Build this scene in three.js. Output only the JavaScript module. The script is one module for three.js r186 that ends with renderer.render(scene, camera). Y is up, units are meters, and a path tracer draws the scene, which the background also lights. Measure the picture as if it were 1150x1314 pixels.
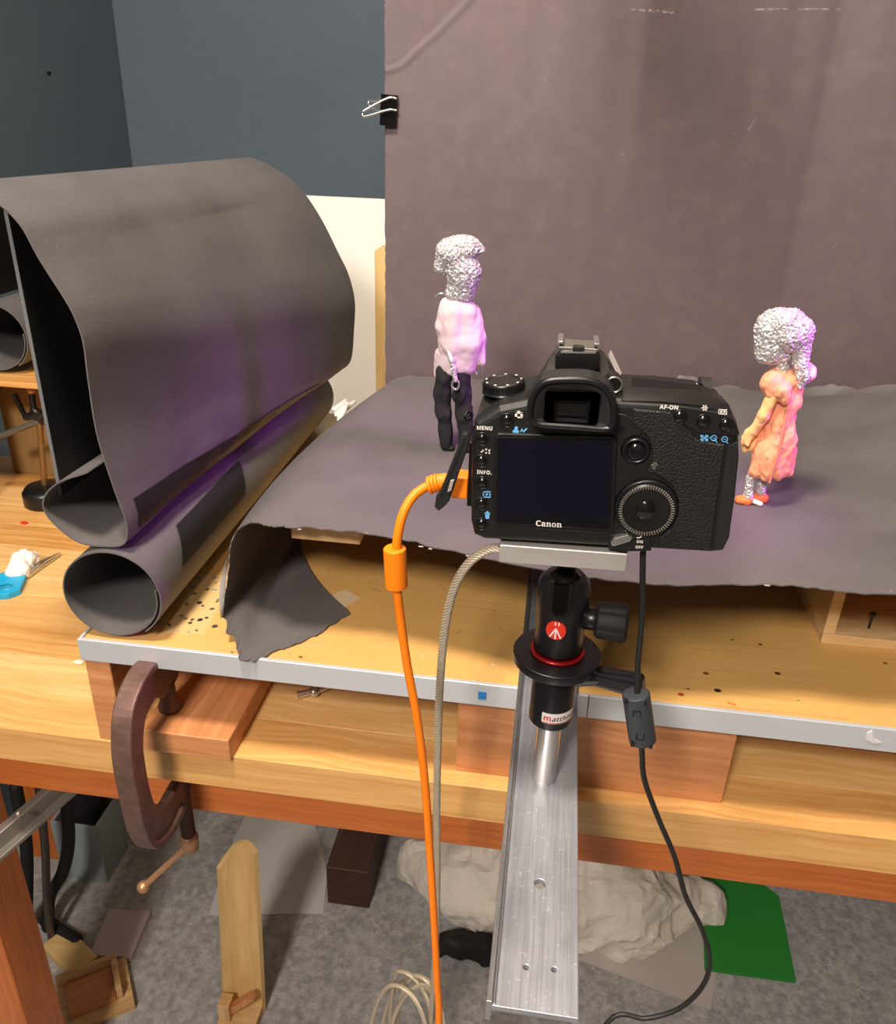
import * as THREE from 'three';
import { RectAreaLightUniformsLib } from 'three/addons/lights/RectAreaLightUniformsLib.js';
import { RoundedBoxGeometry } from 'three/addons/geometries/RoundedBoxGeometry.js';
import { ConvexGeometry } from 'three/addons/geometries/ConvexGeometry.js';
import { MarchingCubes } from 'three/addons/objects/MarchingCubes.js';
import { ImprovedNoise } from 'three/addons/math/ImprovedNoise.js';
import { mergeGeometries, mergeVertices, toCreasedNormals } from 'three/addons/utils/BufferGeometryUtils.js';
import { FontLoader } from 'three/addons/loaders/FontLoader.js';
import { TextGeometry } from 'three/addons/geometries/TextGeometry.js';

// ------------------------------------------------------------------ camera
const W = 1150, H = 1314, FOCAL = 1060;
const rad = d => d * Math.PI / 180;
const scene = new THREE.Scene();
scene.background = new THREE.Color(0x050506);
const camera = new THREE.PerspectiveCamera(2 * Math.atan(H / 2 / FOCAL) * 180 / Math.PI, W / H, 0.02, 20);
const EYE = new THREE.Vector3(0, 1.41, 0.562);
const PITCH = rad(26), YAW = rad(7), ROLL = rad(2);
const fwd = new THREE.Vector3(-Math.sin(YAW) * Math.cos(PITCH), -Math.sin(PITCH), -Math.cos(YAW) * Math.cos(PITCH));
const rgt0 = new THREE.Vector3(Math.cos(YAW), 0, -Math.sin(YAW));
const up0 = new THREE.Vector3().crossVectors(rgt0, fwd);
const camR = rgt0.clone().multiplyScalar(Math.cos(ROLL)).addScaledVector(up0, Math.sin(ROLL));
const camU = up0.clone().multiplyScalar(Math.cos(ROLL)).addScaledVector(rgt0, -Math.sin(ROLL));
camera.position.copy(EYE);
camera.up.copy(camU);
camera.lookAt(EYE.clone().add(fwd));
scene.add(camera);
// pixel of the photograph -> point on the plane axis = v
function at(px, py, axis, v) {
  const d = fwd.clone().addScaledVector(camR, (px - W / 2) / FOCAL).addScaledVector(camU, -(py - H / 2) / FOCAL);
  const t = (v - EYE[axis]) / d[axis];
  return EYE.clone().addScaledVector(d, t);
}
const renderer = new THREE.WebGLRenderer({ antialias: true });
renderer.toneMapping = THREE.LinearToneMapping;
renderer.toneMappingExposure = 1.0;
renderer.shadowMap.enabled = true;
RectAreaLightUniformsLib.init();

// ------------------------------------------------------------------ lights: lamp builders are further down, their settings here
const LAMPS = {
  key: { pos: [-0.27, 2.5, 0.34], aim: [-0.05, 0.95, -0.2], size: [0.22, 0.22], color: 0xfff0de, power: 205 },
  back: { pos: [-0.032, 1.84, -0.2], aim: [0.05, 1.1, -0.3], size: [0.06, 0.06], color: 0xffe6cc, power: 110 },
  fill: { pos: [-0.45, 2.5, 1.75], aim: [0.0, 0.6, 0.0], size: [0.3, 0.3], color: 0xfff4ea, power: 165 },
  magenta: { pos: [0.68, 1.52, -0.06], aim: [0.04, 1.14, -0.17], size: [0.1, 0.1], color: 0xcf4cf0, power: 3.0, spot: 18 },
};

// ------------------------------------------------------------------ helpers
let seed = 7;
const rnd = () => { seed = (seed * 1664525 + 1013904223) >>> 0; return seed / 4294967296; };
const perlin = new ImprovedNoise();
const nz = (x, y, z) => perlin.noise(x + 13.7, y + 5.1, z + 9.3);
function fbm(x, y, z, o = 4) { let a = 0.5, s = 0; for (let i = 0; i < o; i++) { s += a * nz(x, y, z); x *= 2.03; y *= 2.03; z *= 2.03; a *= 0.5; } return s; }
const used = {};
const numbered = n => { const k = used[n] = (used[n] ?? -1) + 1; return k ? `${n}_${String(k).padStart(3, '0')}` : n; };
function thing(name, label, category, base = [0, 0, 0], group) {
  const g = new THREE.Group(); g.name = numbered(name); g.position.set(...base); scene.add(g);
  g.userData = { label, category }; if (group) g.userData.group = group; return g;
}
const rootOf = o => { while (o.parent && o.parent !== scene) o = o.parent; return o; };
function part(name, geo, mat, parent, label) {       // geometry comes in world coordinates
  const m = new THREE.Mesh(geo, mat); m.name = name; m.castShadow = m.receiveShadow = true;
  const b = rootOf(parent).position; geo.translate(-b.x, -b.y, -b.z);
  parent.add(m); if (label) m.userData.label = label; return m;
}
function solo(name, geo, mat, label, category, group) {
  const m = new THREE.Mesh(geo, mat); m.name = numbered(name); m.castShadow = m.receiveShadow = true; scene.add(m);
  m.userData = { label, category }; if (group) m.userData.group = group; return m;
}
function struct(name, geo, mat) {
  const m = new THREE.Mesh(geo, mat); m.name = name; m.castShadow = m.receiveShadow = true; scene.add(m);
  m.userData = { kind: 'structure' }; return m;
}
const merge = list => mergeGeometries(list.map(g => { const n = g.index ? g.toNonIndexed() : g; for (const k of Object.keys(n.attributes)) if (!['position', 'normal', 'uv'].includes(k)) n.deleteAttribute(k);
  if (!n.attributes.uv) n.setAttribute('uv', new THREE.BufferAttribute(new Float32Array(n.attributes.position.count * 2), 2)); return n; }));
function boxUV(g, grain = 'x', s = 1, ox = 0, oy = 0) {   // uv in metres, u along the grain
  if (g.index) g = g.toNonIndexed();
  const p = g.attributes.position, n = g.attributes.normal, uv = new Float32Array(p.count * 2);
  for (let i = 0; i < p.count; i++) {
    const a = [Math.abs(n.getX(i)), Math.abs(n.getY(i)), Math.abs(n.getZ(i))], k = a.indexOf(Math.max(...a));
    const c = { x: p.getX(i), y: p.getY(i), z: p.getZ(i) };
    const ax = ['x', 'y', 'z'].filter((_, j) => j !== k);
    let u = grain, v; if (!ax.includes(grain)) { u = ax[0]; v = ax[1]; } else v = ax.find(q => q !== grain);
    uv[2 * i] = c[u] * s + ox; uv[2 * i + 1] = c[v] * s + oy;
  }
  g.setAttribute('uv', new THREE.BufferAttribute(uv, 2)); return g;
}
function box(x0, x1, y0, y1, z0, z1, r = 0.002, grain = 'x', ox = 0, oy = 0) {
  const w = x1 - x0, h = y1 - y0, d = z1 - z0;
  const g = new RoundedBoxGeometry(w, h, d, 2, Math.min(r, w / 2.1, h / 2.1, d / 2.1));
  g.translate((x0 + x1) / 2, (y0 + y1) / 2, (z0 + z1) / 2);
  return boxUV(g, grain, 1, ox, oy);
}
const V = (x, y, z) => new THREE.Vector3(x, y, z);
function tube(pts, r, n = 60, sides = 10, tension = 0.5) {
  const c = new THREE.CatmullRomCurve3(pts.map(p => p.isVector3 ? p : V(...p)), false, 'catmullrom', tension);
  return capped(new THREE.TubeGeometry(c, n, r, sides, false), c, r, n, sides);
}
function capped(g, c, r, n, sides) {
  const out = [g];
  for (const t of [0, 1]) { const e = new THREE.SphereGeometry(r, sides, 6); const p = c.getPointAt(t); e.translate(p.x, p.y, p.z); out.push(e); }
  return merge(out);
}
function cyl(a, b, r0, r1 = r0, seg = 24) {
  a = a.isVector3 ? a : V(...a); b = b.isVector3 ? b : V(...b);
  const d = b.clone().sub(a), g = new THREE.CylinderGeometry(r1, r0, d.length(), seg);
  g.applyQuaternion(new THREE.Quaternion().setFromUnitVectors(V(0, 1, 0), d.clone().normalize()));
  const m = a.clone().add(b).multiplyScalar(0.5); g.translate(m.x, m.y, m.z); return g;
}
// lathe with its axis from a along dir
function lathe(profile, a, dir = V(0, 1, 0), seg = 40) {
  const g = new THREE.LatheGeometry(profile.map(p => new THREE.Vector2(Math.max(p[0], 1e-5), p[1])), seg);
  g.applyQuaternion(new THREE.Quaternion().setFromUnitVectors(V(0, 1, 0), dir.clone().normalize()));
  g.translate(a.x, a.y, a.z); return g;
}
// closed thin sheet from P(u, v)
function sheet(P, nu, nv, thick, split = false) {
  const top = [], e = 1e-3, bot = [];
  for (let j = 0; j <= nv; j++) for (let i = 0; i <= nu; i++) {
    const u = i / nu, v = j / nv, p = P(u, v);
    const du = P(Math.min(1, u + e), v).sub(P(Math.max(0, u - e), v)), dv = P(u, Math.min(1, v + e)).sub(P(u, Math.max(0, v - e)));
    const n = du.cross(dv); if (n.lengthSq() < 1e-18) n.set(0, 1, 0); n.normalize();
    top.push([p, u, v]); bot.push([p.clone().addScaledVector(n, -thick), u, v]);
  }
  const grid = (arr, flip) => {
    const g = new THREE.BufferGeometry(), pos = [], uv = [], idx = [];
    for (const [p, u, v] of arr) { pos.push(p.x, p.y, p.z); uv.push(u, v); }
    for (let j = 0; j < nv; j++) for (let i = 0; i < nu; i++) {
      const a = j * (nu + 1) + i, b = a + 1, c = a + nu + 1, d = c + 1;
      if (flip) idx.push(a, c, b, b, c, d); else idx.push(a, b, c, b, d, c);
    }
    g.setAttribute('position', new THREE.Float32BufferAttribute(pos, 3)); g.setAttribute('uv', new THREE.Float32BufferAttribute(uv, 2));
    g.setIndex(idx); g.computeVertexNormals(); return g;
  };
  const ring = []; for (let i = 0; i <= nu; i++) ring.push(i); for (let j = 1; j <= nv; j++) ring.push(j * (nu + 1) + nu);
  for (let i = nu - 1; i >= 0; i--) ring.push(nv * (nu + 1) + i); for (let j = nv - 1; j > 0; j--) ring.push(j * (nu + 1));
  const pos = [];
  for (let k = 0; k < ring.length; k++) {
    const a = ring[k], b = ring[(k + 1) % ring.length];
    const A = top[a][0], B = top[b][0], C = bot[a][0], D = bot[b][0];
    for (const q of [A, C, B, B, C, D]) pos.push(q.x, q.y, q.z);
  }
  const s = new THREE.BufferGeometry(); s.setAttribute('position', new THREE.Float32BufferAttribute(pos, 3)); s.computeVertexNormals();
  if (split) return [merge([grid(bot, true), s]), grid(top, false)];
  return merge([grid(top, false), grid(bot, true), s]);
}
const spline = (pts, closed = false, t = 0.5) => new THREE.CatmullRomCurve3(pts.map(p => p.isVector3 ? p : V(...p)), closed, 'catmullrom', t);
// prism from pixels on the plane z, grown towards -z by depth
function pxShape(px, z, smooth = 0) {
  let pts = px.map(([x, y]) => { const p = at(x, y, 'z', z); return new THREE.Vector2(p.x, p.y); });
  if (smooth) { const c = new THREE.CatmullRomCurve3(pts.map(p => V(p.x, p.y, 0)), true, 'catmullrom', 0.5); pts = c.getPoints(smooth).slice(0, -1).map(p => new THREE.Vector2(p.x, p.y)); }
  return new THREE.Shape(pts);
}
function extr(shape, z, depth, bevel = 0, seg = 2) {
  const g = new THREE.ExtrudeGeometry(shape, { depth: Math.max(depth - 2 * bevel, 1e-5), bevelEnabled: bevel > 0, bevelSize: bevel, bevelOffset: -bevel, bevelThickness: bevel, bevelSegments: seg, curveSegments: 16 });
  g.translate(0, 0, z - depth + bevel); return g;
}
// field of tapered capsules [a, b, ra, rb] meshed by marching cubes
function blob(caps, k, cell, disp) {
  const lo = V(1e9, 1e9, 1e9), hi = V(-1e9, -1e9, -1e9);
  for (const [a, b, ra, rb] of caps) { lo.min(a.clone().subScalar(ra)).min(b.clone().subScalar(rb)); hi.max(a.clone().addScalar(ra)).max(b.clone().addScalar(rb)); }
  const size = Math.max(hi.x - lo.x, hi.y - lo.y, hi.z - lo.z) + 10 * cell, N = Math.min(90, Math.ceil(size / cell));
  const ctr = lo.clone().add(hi).multiplyScalar(0.5);
  const mc = new MarchingCubes(N, new THREE.MeshStandardMaterial(), false, false, 160000);
  mc.isolation = 0; const half = N / 2, p = V(0, 0, 0), pa = V(0, 0, 0), ba = V(0, 0, 0);
  for (let z = 0; z < N; z++) for (let y = 0; y < N; y++) for (let x = 0; x < N; x++) {
    p.set((x - half) / half, (y - half) / half, (z - half) / half).multiplyScalar(size / 2).add(ctr);
    let d = 1;
    for (const [a, b, ra, rb] of caps) {
      pa.subVectors(p, a); ba.subVectors(b, a); const l = ba.lengthSq(), h = l ? Math.min(1, Math.max(0, pa.dot(ba) / l)) : 0;
      const q = pa.addScaledVector(ba, -h).length() - (ra + (rb - ra) * h);
      const m = Math.max(k - Math.abs(d - q), 0) / k; d = Math.min(d, q) - m * m * k * 0.25;
    }
    if (disp) d += disp(p);
    mc.field[z * N * N + y * N + x] = -d;
  }
  mc.update();
  const pos = mc.positionArray.slice(0, mc.count * 3);
  let g = new THREE.BufferGeometry(); g.setAttribute('position', new THREE.BufferAttribute(new Float32Array(pos), 3));
  g.scale(size / 2, size / 2, size / 2); g.translate(ctr.x, ctr.y, ctr.z);
  g = mergeVertices(g, 1e-6); g.computeVertexNormals(); return g;
}
const facet = g => { const n = g.index ? g.toNonIndexed() : g; n.computeVertexNormals(); return n; };

// ------------------------------------------------------------------ textures and materials
const hash = (x, y) => { let n = (x * 374761393 + y * 668265263) | 0; n = Math.imul(n ^ (n >>> 13), 1274126177); return ((n ^ (n >>> 16)) >>> 0) / 4294967296; };
function pn(x, y, px, py) {       // periodic value noise
  const xi = Math.floor(x), yi = Math.floor(y), fx = x - xi, fy = y - yi, s = t => t * t * (3 - 2 * t);
  const m = (a, n) => ((a % n) + n) % n, A = m(xi, px), B = m(xi + 1, px), C = m(yi, py), D = m(yi + 1, py);
  const a = hash(A, C), b = hash(B, C), c = hash(A, D), d = hash(B, D), u = s(fx), v = s(fy);
  return a + (b - a) * u + (c - a) * v + (a - b - c + d) * u * v;
}
const pfbm = (x, y, f, o = 4) => { let s = 0, a = 0.5; for (let i = 0; i < o; i++) { s += a * pn(x * f + i * 17, y * f + i * 31, f, f); f *= 2; a *= 0.5; } return s; };
function tex(n, fn, size = 1, srgb = true, ny = n) {
  const d = new Uint8Array(n * ny * 4);
  for (let y = 0; y < ny; y++) for (let x = 0; x < n; x++) { const c = fn(x / n, y / ny), i = 4 * (y * n + x); for (let k = 0; k < 3; k++) d[i + k] = Math.max(0, Math.min(255, (Array.isArray(c) ? c[k] : c))); d[i + 3] = 255; }
  const t = new THREE.DataTexture(d, n, ny); t.wrapS = t.wrapT = THREE.RepeatWrapping; t.magFilter = THREE.LinearFilter; t.minFilter = THREE.LinearMipmapLinearFilter; t.generateMipmaps = true;
  if (srgb) t.colorSpace = THREE.SRGBColorSpace; t.repeat.set(1 / size, 1 / size); t.needsUpdate = true; return t;
}
const mix = (a, b, t) => a.map((v, i) => v + (b[i] - v) * t);
function woodTex(light, dark, size = 0.35, fine = 90) {
  return tex(512, (u, v) => {
    const wob = pfbm(u, v, 4, 3) * 0.05;
    const g = 0.55 * pn(u * 5, (v + wob) * fine, 5, fine) + 0.3 * pn(u * 10 + 3, (v + wob) * fine * 2, 10, fine * 2) + 0.35 * pfbm(u, v + wob, 5, 3);
    const pore = pn(u * 24, v * 256, 24, 256) > 0.93 ? 0.25 : 0;
    return mix(light, dark, Math.min(1, Math.max(0, g * 1.15 - 0.15 + pore)));
  }, size);
}
const std = (o) => new THREE.MeshStandardMaterial({ roughness: 0.6, ...o });
const phy = (o) => new THREE.MeshPhysicalMaterial({ roughness: 0.6, ...o });
const grainBump = tex(256, (u, v) => 255 * pfbm(u, v, 32, 3), 0.06, false);
const M = {};
const mapleA = woodTex([236, 188, 120], [208, 150, 82]), mapleB = woodTex([228, 176, 106], [196, 136, 70]), mapleC = woodTex([240, 200, 138], [216, 166, 98]);
M.maple = [mapleA, mapleB, mapleC].map(t => phy({ map: t, roughness: 0.42, clearcoat: 0.25, clearcoatRoughness: 0.35 }));
M.orange = phy({ map: woodTex([216, 122, 46], [186, 94, 28]), roughness: 0.4, clearcoat: 0.3, clearcoatRoughness: 0.35 });
M.fir = phy({ map: woodTex([220, 156, 104], [190, 122, 74]), roughness: 0.5, clearcoat: 0.12 });
M.pine = std({ map: woodTex([232, 198, 146], [196, 150, 94], 0.16, 24), roughness: 0.6 });
M.paleWood = std({ map: woodTex([238, 204, 142], [216, 174, 108], 0.3, 40), roughness: 0.6 });
const paperTex = (a, b, s) => tex(512, (u, v) => { const n = pfbm(u, v, 6, 5); const f = pn(u * 256, v * 256, 256, 256); return mix(a, b, Math.min(1, Math.max(0, (n - 0.25) * 1.5)) * 0.8 + f * 0.2); }, s);
const fibre = tex(512, (u, v) => 255 * (0.6 * pfbm(u, v, 24, 4) + 0.4 * pn(u * 200, v * 200, 200, 200)), 0.12, false);
M.blackPaper = phy({ map: paperTex([102, 98, 97], [80, 77, 77], 0.4), roughness: 0.55, sheen: 0.5, sheenRoughness: 0.45, sheenColor: new THREE.Color(0.5, 0.48, 0.47), bumpMap: fibre, bumpScale: 0.0003, side: THREE.DoubleSide });
M.blackPaper.map.repeat.set(1, 1); 
M.fibre = std({ color: 0x9a938f, roughness: 0.9 });
M.tape = std({ color: 0x1a1919, roughness: 0.42 });
M.alu = phy({ color: 0xb9b9ba, metalness: 0.85, roughness: 0.38, roughnessMap: tex(256, (u, v) => 150 + 100 * pn(u * 6, v * 128, 6, 128), 0.1, false) });
M.aluEdge = std({ color: 0xd4d7da, metalness: 0.35, roughness: 0.42 });
M.steel = std({ color: 0xd2cfca, metalness: 0.9, roughness: 0.24 });
M.foil = std({ color: 0xcbc9c8, metalness: 0.5, roughness: 0.42 });
M.bodyBlack = std({ color: 0x141312, roughness: 0.46, bumpMap: tex(256, (u, v) => 255 * pn(u * 128, v * 128, 128, 128), 0.05, false), bumpScale: 0.00004 });
M.rubber = std({ color: 0x121110, roughness: 0.7 });
M.gloss = phy({ color: 0x0a0a0a, roughness: 0.16, clearcoat: 0.6, clearcoatRoughness: 0.1 });
M.satin = std({ color: 0x131213, roughness: 0.33 });
M.printWhite = std({ color: 0xe8e2da, roughness: 0.7 });
M.printBlue = std({ color: 0x6fb6ea, roughness: 0.7 });
M.red = std({ color: 0xd8301c, roughness: 0.45 });
M.orangeCable = std({ color: 0xff8400, roughness: 0.5 });
M.blackCable = std({ color: 0x1d1c1b, roughness: 0.5 });
M.iron = std({ map: tex(256, (u, v) => { const n = pfbm(u, v, 12, 4); return mix([124, 94, 82], [88, 66, 58], n); }, 0.08), roughness: 0.5, metalness: 0.35 });
M.brass = std({ color: 0xb98a66, roughness: 0.4, metalness: 0.6 });
const wallTex = (a, b) => tex(256, (u, v) => mix(a, b, pfbm(u, v, 5, 5)), 1.2);

// ------------------------------------------------------------------ room
const RX0 = -1.06, RX1 = 2.3, RZ0 = -1.5, RZ1 = 2.3, RY = 2.62;
const wallMat = std({ map: wallTex([98, 112, 122], [88, 102, 112]), roughness: 0.75, bumpMap: grainBump, bumpScale: 0.0004 });
const wallPlain = std({ color: 0x8a8782, roughness: 0.85 });
struct('wall_back', box(RX0 - 0.12, RX1 + 0.12, 0, RY, RZ0 - 0.12, RZ0, 0.001), wallMat);
struct('wall_left', box(RX0 - 0.12, RX0, 0, RY, RZ0, RZ1, 0.001), wallMat);
struct('wall_right', box(RX1, RX1 + 0.12, 0, RY, RZ0, RZ1, 0.001), wallPlain);
struct('wall_front', box(RX0 - 0.12, RX1 + 0.12, 0, RY, RZ1, RZ1 + 0.12, 0.001), wallPlain);
struct('ceiling', box(RX0 - 0.12, RX1 + 0.12, RY, RY + 0.1, RZ0 - 0.12, RZ1 + 0.12, 0.001), std({ color: 0xd8d5cf, roughness: 0.9 }));
const carpet = tex(1024, (u, v) => {
  const c = pfbm(u, v, 7, 3), s = pn(u * 110, v * 110, 110, 110), f = pn(u * 300, v * 300, 300, 300);
  return mix([206, 203, 199], [136, 134, 133], Math.min(1, Math.max(0, 0.25 * c + 0.55 * s + 0.35 * f - 0.1)));
}, 1.1);
struct('floor', box(RX0 - 0.12, RX1 + 0.12, -0.1, 0, RZ0 - 0.12, RZ1 + 0.12, 0.001, 'x'), std({ map: carpet, roughness: 0.95, bumpMap: fibre, bumpScale: 0.002 }));

// ------------------------------------------------------------------ lamps (all above or beside the frame)
function lamp(key, name, label, round) {
  const L = LAMPS[key], p = V(...L.pos), a = V(...L.aim), d = a.clone().sub(p).normalize();
  const t = thing(name, label, 'lamp', L.pos);
  const q = new THREE.Quaternion().setFromUnitVectors(V(0, 0, 1), d);
  const put = g => { g.applyQuaternion(q); g.translate(p.x, p.y, p.z); return g; };
  const [w, h] = L.size, frame = new RoundedBoxGeometry(w + 0.03, h + 0.03, 0.04, 2, 0.008); frame.translate(0, 0, -0.024);
  part('housing', put(frame), M.satin, t);
  const face = new THREE.BoxGeometry(w, h, 0.002); face.translate(0, 0, -0.003);
  part('diffuser', put(face), std({ color: 0xffffff, emissive: L.color, emissiveIntensity: 3 }), t);
  const hang = p.clone().addScaledVector(d, -0.04);
  part('stem', cyl(hang, V(hang.x, RY, hang.z), key === 'back' ? 0.02 : 0.01), M.satin, t);
  if (L.spot) {
    const l = new THREE.SpotLight(L.color, L.power, 0, rad(L.spot), 0.7, 2); l.name = 'lamp_light'; l.castShadow = true; l.shadow.radius = 4; t.add(l);
    l.position.copy(d.clone().multiplyScalar(0.006)); l.target.position.copy(d.clone().multiplyScalar(0.8)); l.target.name = 'lamp_aim'; t.add(l.target); return;
  }
  const l = new THREE.RectAreaLight(L.color, L.power, w, h); l.position.set(0, 0, 0);
  l.lookAt(d.clone().multiplyScalar(1)); l.name = 'lamp_light'; t.add(l);
  const off = d.clone().multiplyScalar(0.004); l.position.copy(off); l.lookAt(a); 
}
lamp('key', 'ceiling_lamp', 'square black ceiling lamp hanging over the front of the workbench');
lamp('back', 'ceiling_lamp', 'small black lamp hanging just before the black backdrop');
lamp('fill', 'ceiling_lamp', 'square ceiling lamp in the middle of the room');
lamp('magenta', 'studio_lamp', 'small magenta lamp hanging beside the set');

// ------------------------------------------------------------------ workbench
const BY = 0.86, TY = 0.974;
const bench = thing('workbench', 'long varnished maple workbench with an orange apron and square legs', 'workbench', [-0.2, 0, -0.3]);
{
  const n = 11, bw = 0.62 / n;
  for (let i = 0; i < n; i++) part('plank', box(-0.98, 1.7, 0.82, BY, -(i + 1) * bw, -i * bw - 0.0002, 0.0004, 'x', rnd() * 3, rnd() * 3), M.maple[(i * 2 + (i > 4)) % 3], bench);
  const ab = at(450, 1066, 'z', -0.042).y, lx = at(33, 1314, 'z', -0.066).x;
  part('apron', box(-0.93, 1.66, ab, 0.819, -0.064, -0.042, 0.002, 'x'), M.orange, bench);
  part('apron', box(-0.93, 1.66, 0.768, 0.819, -0.6, -0.576, 0.002, 'x'), M.orange, bench);
  for (const [x, z] of [[lx - 0.1, -0.1335], [-0.985, -0.6], [1.4, -0.1335], [1.4, -0.6]])
    part('leg', box(x, x + 0.1, 0, z < -0.3 ? 0.7675 : 0.8195, z, z + 0.067, 0.003, 'y'), M.orange, bench);
}
// raised set platform
const platform = thing('set_platform', 'thin raised wooden platform with an aluminium edge, standing on blocks over the workbench', 'platform', [0.3, TY, -0.3]);
{
  const PX0 = -0.398, PX1 = 1.3, PZ0 = -0.64;
  const cw = 2048, ch = 768, cv = document.createElement('canvas'); cv.width = cw; cv.height = ch; const c = cv.getContext('2d');
  c.fillStyle = '#d8a862'; c.fillRect(0, 0, cw, ch);
  const X = x => (x - PX0) / (PX1 - PX0) * cw, Z = z => (-z) / -PZ0 * ch, S = cw / (PX1 - PX0);
  for (let i = 0; i < 2600; i++) { const x = rnd() * cw, y = rnd() * ch, l = 20 + rnd() * 120; c.strokeStyle = `rgba(${rnd() < 0.5 ? '240,200,130' : '150,104,50'},${0.05 + 0.07 * rnd()})`; c.lineWidth = 1 + rnd() * 3; c.beginPath(); c.moveTo(x, y); c.lineTo(x + l, y + (rnd() - 0.5) * 12); c.stroke(); }
  for (let i = 0; i < 60; i++) { const x = rnd() * cw, y = rnd() * ch; c.strokeStyle = `rgba(90,56,24,${0.15 + 0.2 * rnd()})`; c.lineWidth = 1 + rnd(); c.beginPath(); c.moveTo(x, y); c.lineTo(x + (rnd() - 0.5) * 30, y + (rnd() - 0.5) * 40); c.stroke(); }
  const spot = (px, py, r, col) => { const p = at(px, py, 'y', TY); c.fillStyle = col; c.beginPath(); c.ellipse(X(p.x), Z(p.z), r * S * 0.62, r * S * 0.5, 0, 0, 7); c.fill(); };
  for (const [x, y, r, col] of [[921, 886, 0.0045, '#1c1410'], [998, 864, 0.004, '#4a2c14'], [976, 827, 0.003, '#3a2412'], [940, 821, 0.002, '#50321a'], [874, 891, 0.004, '#9a3812'], [936, 902, 0.003, '#d07030'], [942, 904, 0.003, '#cc6c30'], [1025, 899, 0.002, '#5a9a3a'], [1136, 851, 0.003, '#402a14'], [883, 884, 0.002, '#3a2412'], [906, 864, 0.004, '#6a4422'], [633, 853, 0.003, '#d8c8a8'], [298, 837, 0.002, '#54381c'], [386, 843, 0.003, '#6a4a24'], [541, 841, 0.003, '#d2b890']]) spot(x, y, r, col);
  // torn printed paper stuck near the paper rolls
  const A = at(262, 770, 'y', TY); c.save(); c.translate(X(A.x), Z(A.z));
  c.fillStyle = '#d2b078'; c.rotate(0.12); c.fillRect(-24, -70, 44, 130);
  for (let i = 0; i < 34; i++) { c.fillStyle = ['#3a3a3c', '#5a7c86', '#7a6a4a', '#2a2626'][i % 4]; c.beginPath(); c.ellipse(-24 + rnd() * 52, -66 + rnd() * 120, 1 + rnd() * 3, 0.8 + rnd() * 2.5, rnd() * 3, 0, 7); c.fill(); }
  c.restore();
  const t = new THREE.CanvasTexture(cv); t.colorSpace = THREE.SRGBColorSpace; t.anisotropy = 4;
  const b = box(PX0 + 0.003, PX1, TY - 0.016, TY, PZ0, -0.0045, 0.001, 'x');
  { const p = b.attributes.position, uv = b.attributes.uv; for (let i = 0; i < p.count; i++) uv.setXY(i, (p.getX(i) - PX0) / (PX1 - PX0), 1 - (-p.getZ(i)) / -PZ0); }
  part('board', b, phy({ map: t, roughness: 0.5, clearcoat: 0.15, clearcoatRoughness: 0.4 }), platform);
  const seam = at(755, 905, 'z', 0).x;
  part('edge_strip', box(PX0, seam - 0.0004, TY - 0.021, TY + 0.0015, -0.004, 0, 0.0006, 'x'), M.aluEdge, platform, 'brushed aluminium edge strip');
  part('edge_strip', box(seam + 0.0004, PX1, TY - 0.021, TY + 0.0015, -0.004, 0, 0.0006, 'x'), M.aluEdge, platform, 'brushed aluminium edge strip');
  part('edge_strip', box(PX0, PX0 + 0.0028, TY - 0.021, TY + 0.0015, PZ0, -0.0045, 0.0006, 'x'), M.aluEdge, platform, 'brushed aluminium edge strip');
  const bl = at(619, 892, 'z', 0.0004);
  part('tape_mark', box(bl.x - 0.0035, bl.x + 0.0035, bl.y - 0.0045, bl.y + 0.0035, 0, 0.0006, 0.0002), std({ color: 0x2a7cc0 }), platform, 'small blue tape mark');
  const wt = at(1117, 945, 'z', 0.0004);
  part('tape_mark', extr(pxShape([[1112, 950], [1113, 941], [1120, 938], [1121, 948], [1131, 953], [1122, 954]], 0.0008), 0.0008, 0.0006), std({ color: 0xd8d4d2 }), platform, 'torn white tape scrap');
  part('tape_patch', (() => { const P = [[422, 765], [444, 757], [463, 768], [440, 781]].map(q => at(...q, 'y', TY)); const s = new THREE.Shape(P.map(p => new THREE.Vector2(p.x, -p.z))); const g = new THREE.ExtrudeGeometry(s, { depth: 0.0004, bevelEnabled: false }); g.rotateX(-Math.PI / 2); g.translate(0, TY, 0); return g; })(), std({ color: 0xd9c29a, roughness: 0.35 }), platform, 'translucent square of tape');
}
// supports under the platform
solo('support_board', box(-0.396, -0.372, BY, TY - 0.0165, -0.62, -0.002, 0.0015, 'z'), M.fir, 'narrow orange-brown board standing on edge under the platform end beside the clamp', 'board');
{
  const a = at(585, 985, 'y', BY), b = at(927, 1034, 'y', BY);
  solo('support_block', box(a.x, b.x, BY, TY - 0.0165, -0.062, -0.018, 0.0015, 'x', 0.2), M.fir, 'wide orange-brown block under the platform behind the aluminium rail', 'block');
  solo('support_block', box(0.75, 0.95, BY, TY - 0.0165, -0.062, -0.018, 0.0015, 'x', 0.9), M.fir, 'orange-brown block under the far right end of the platform', 'block');
  solo('support_block', box(0.3, 0.5, BY, TY - 0.0165, -0.6, -0.56, 0.0015, 'x', 0.5), M.fir, 'orange-brown block under the rear edge of the platform', 'block');
}
solo('wooden_plank', box(-0.349, -0.263, BY, BY + 0.025, -0.34, 0.006, 0.0015, 'z', 0.1), M.fir, 'short flat reddish plank held down by the iron clamp', 'plank');
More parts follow.
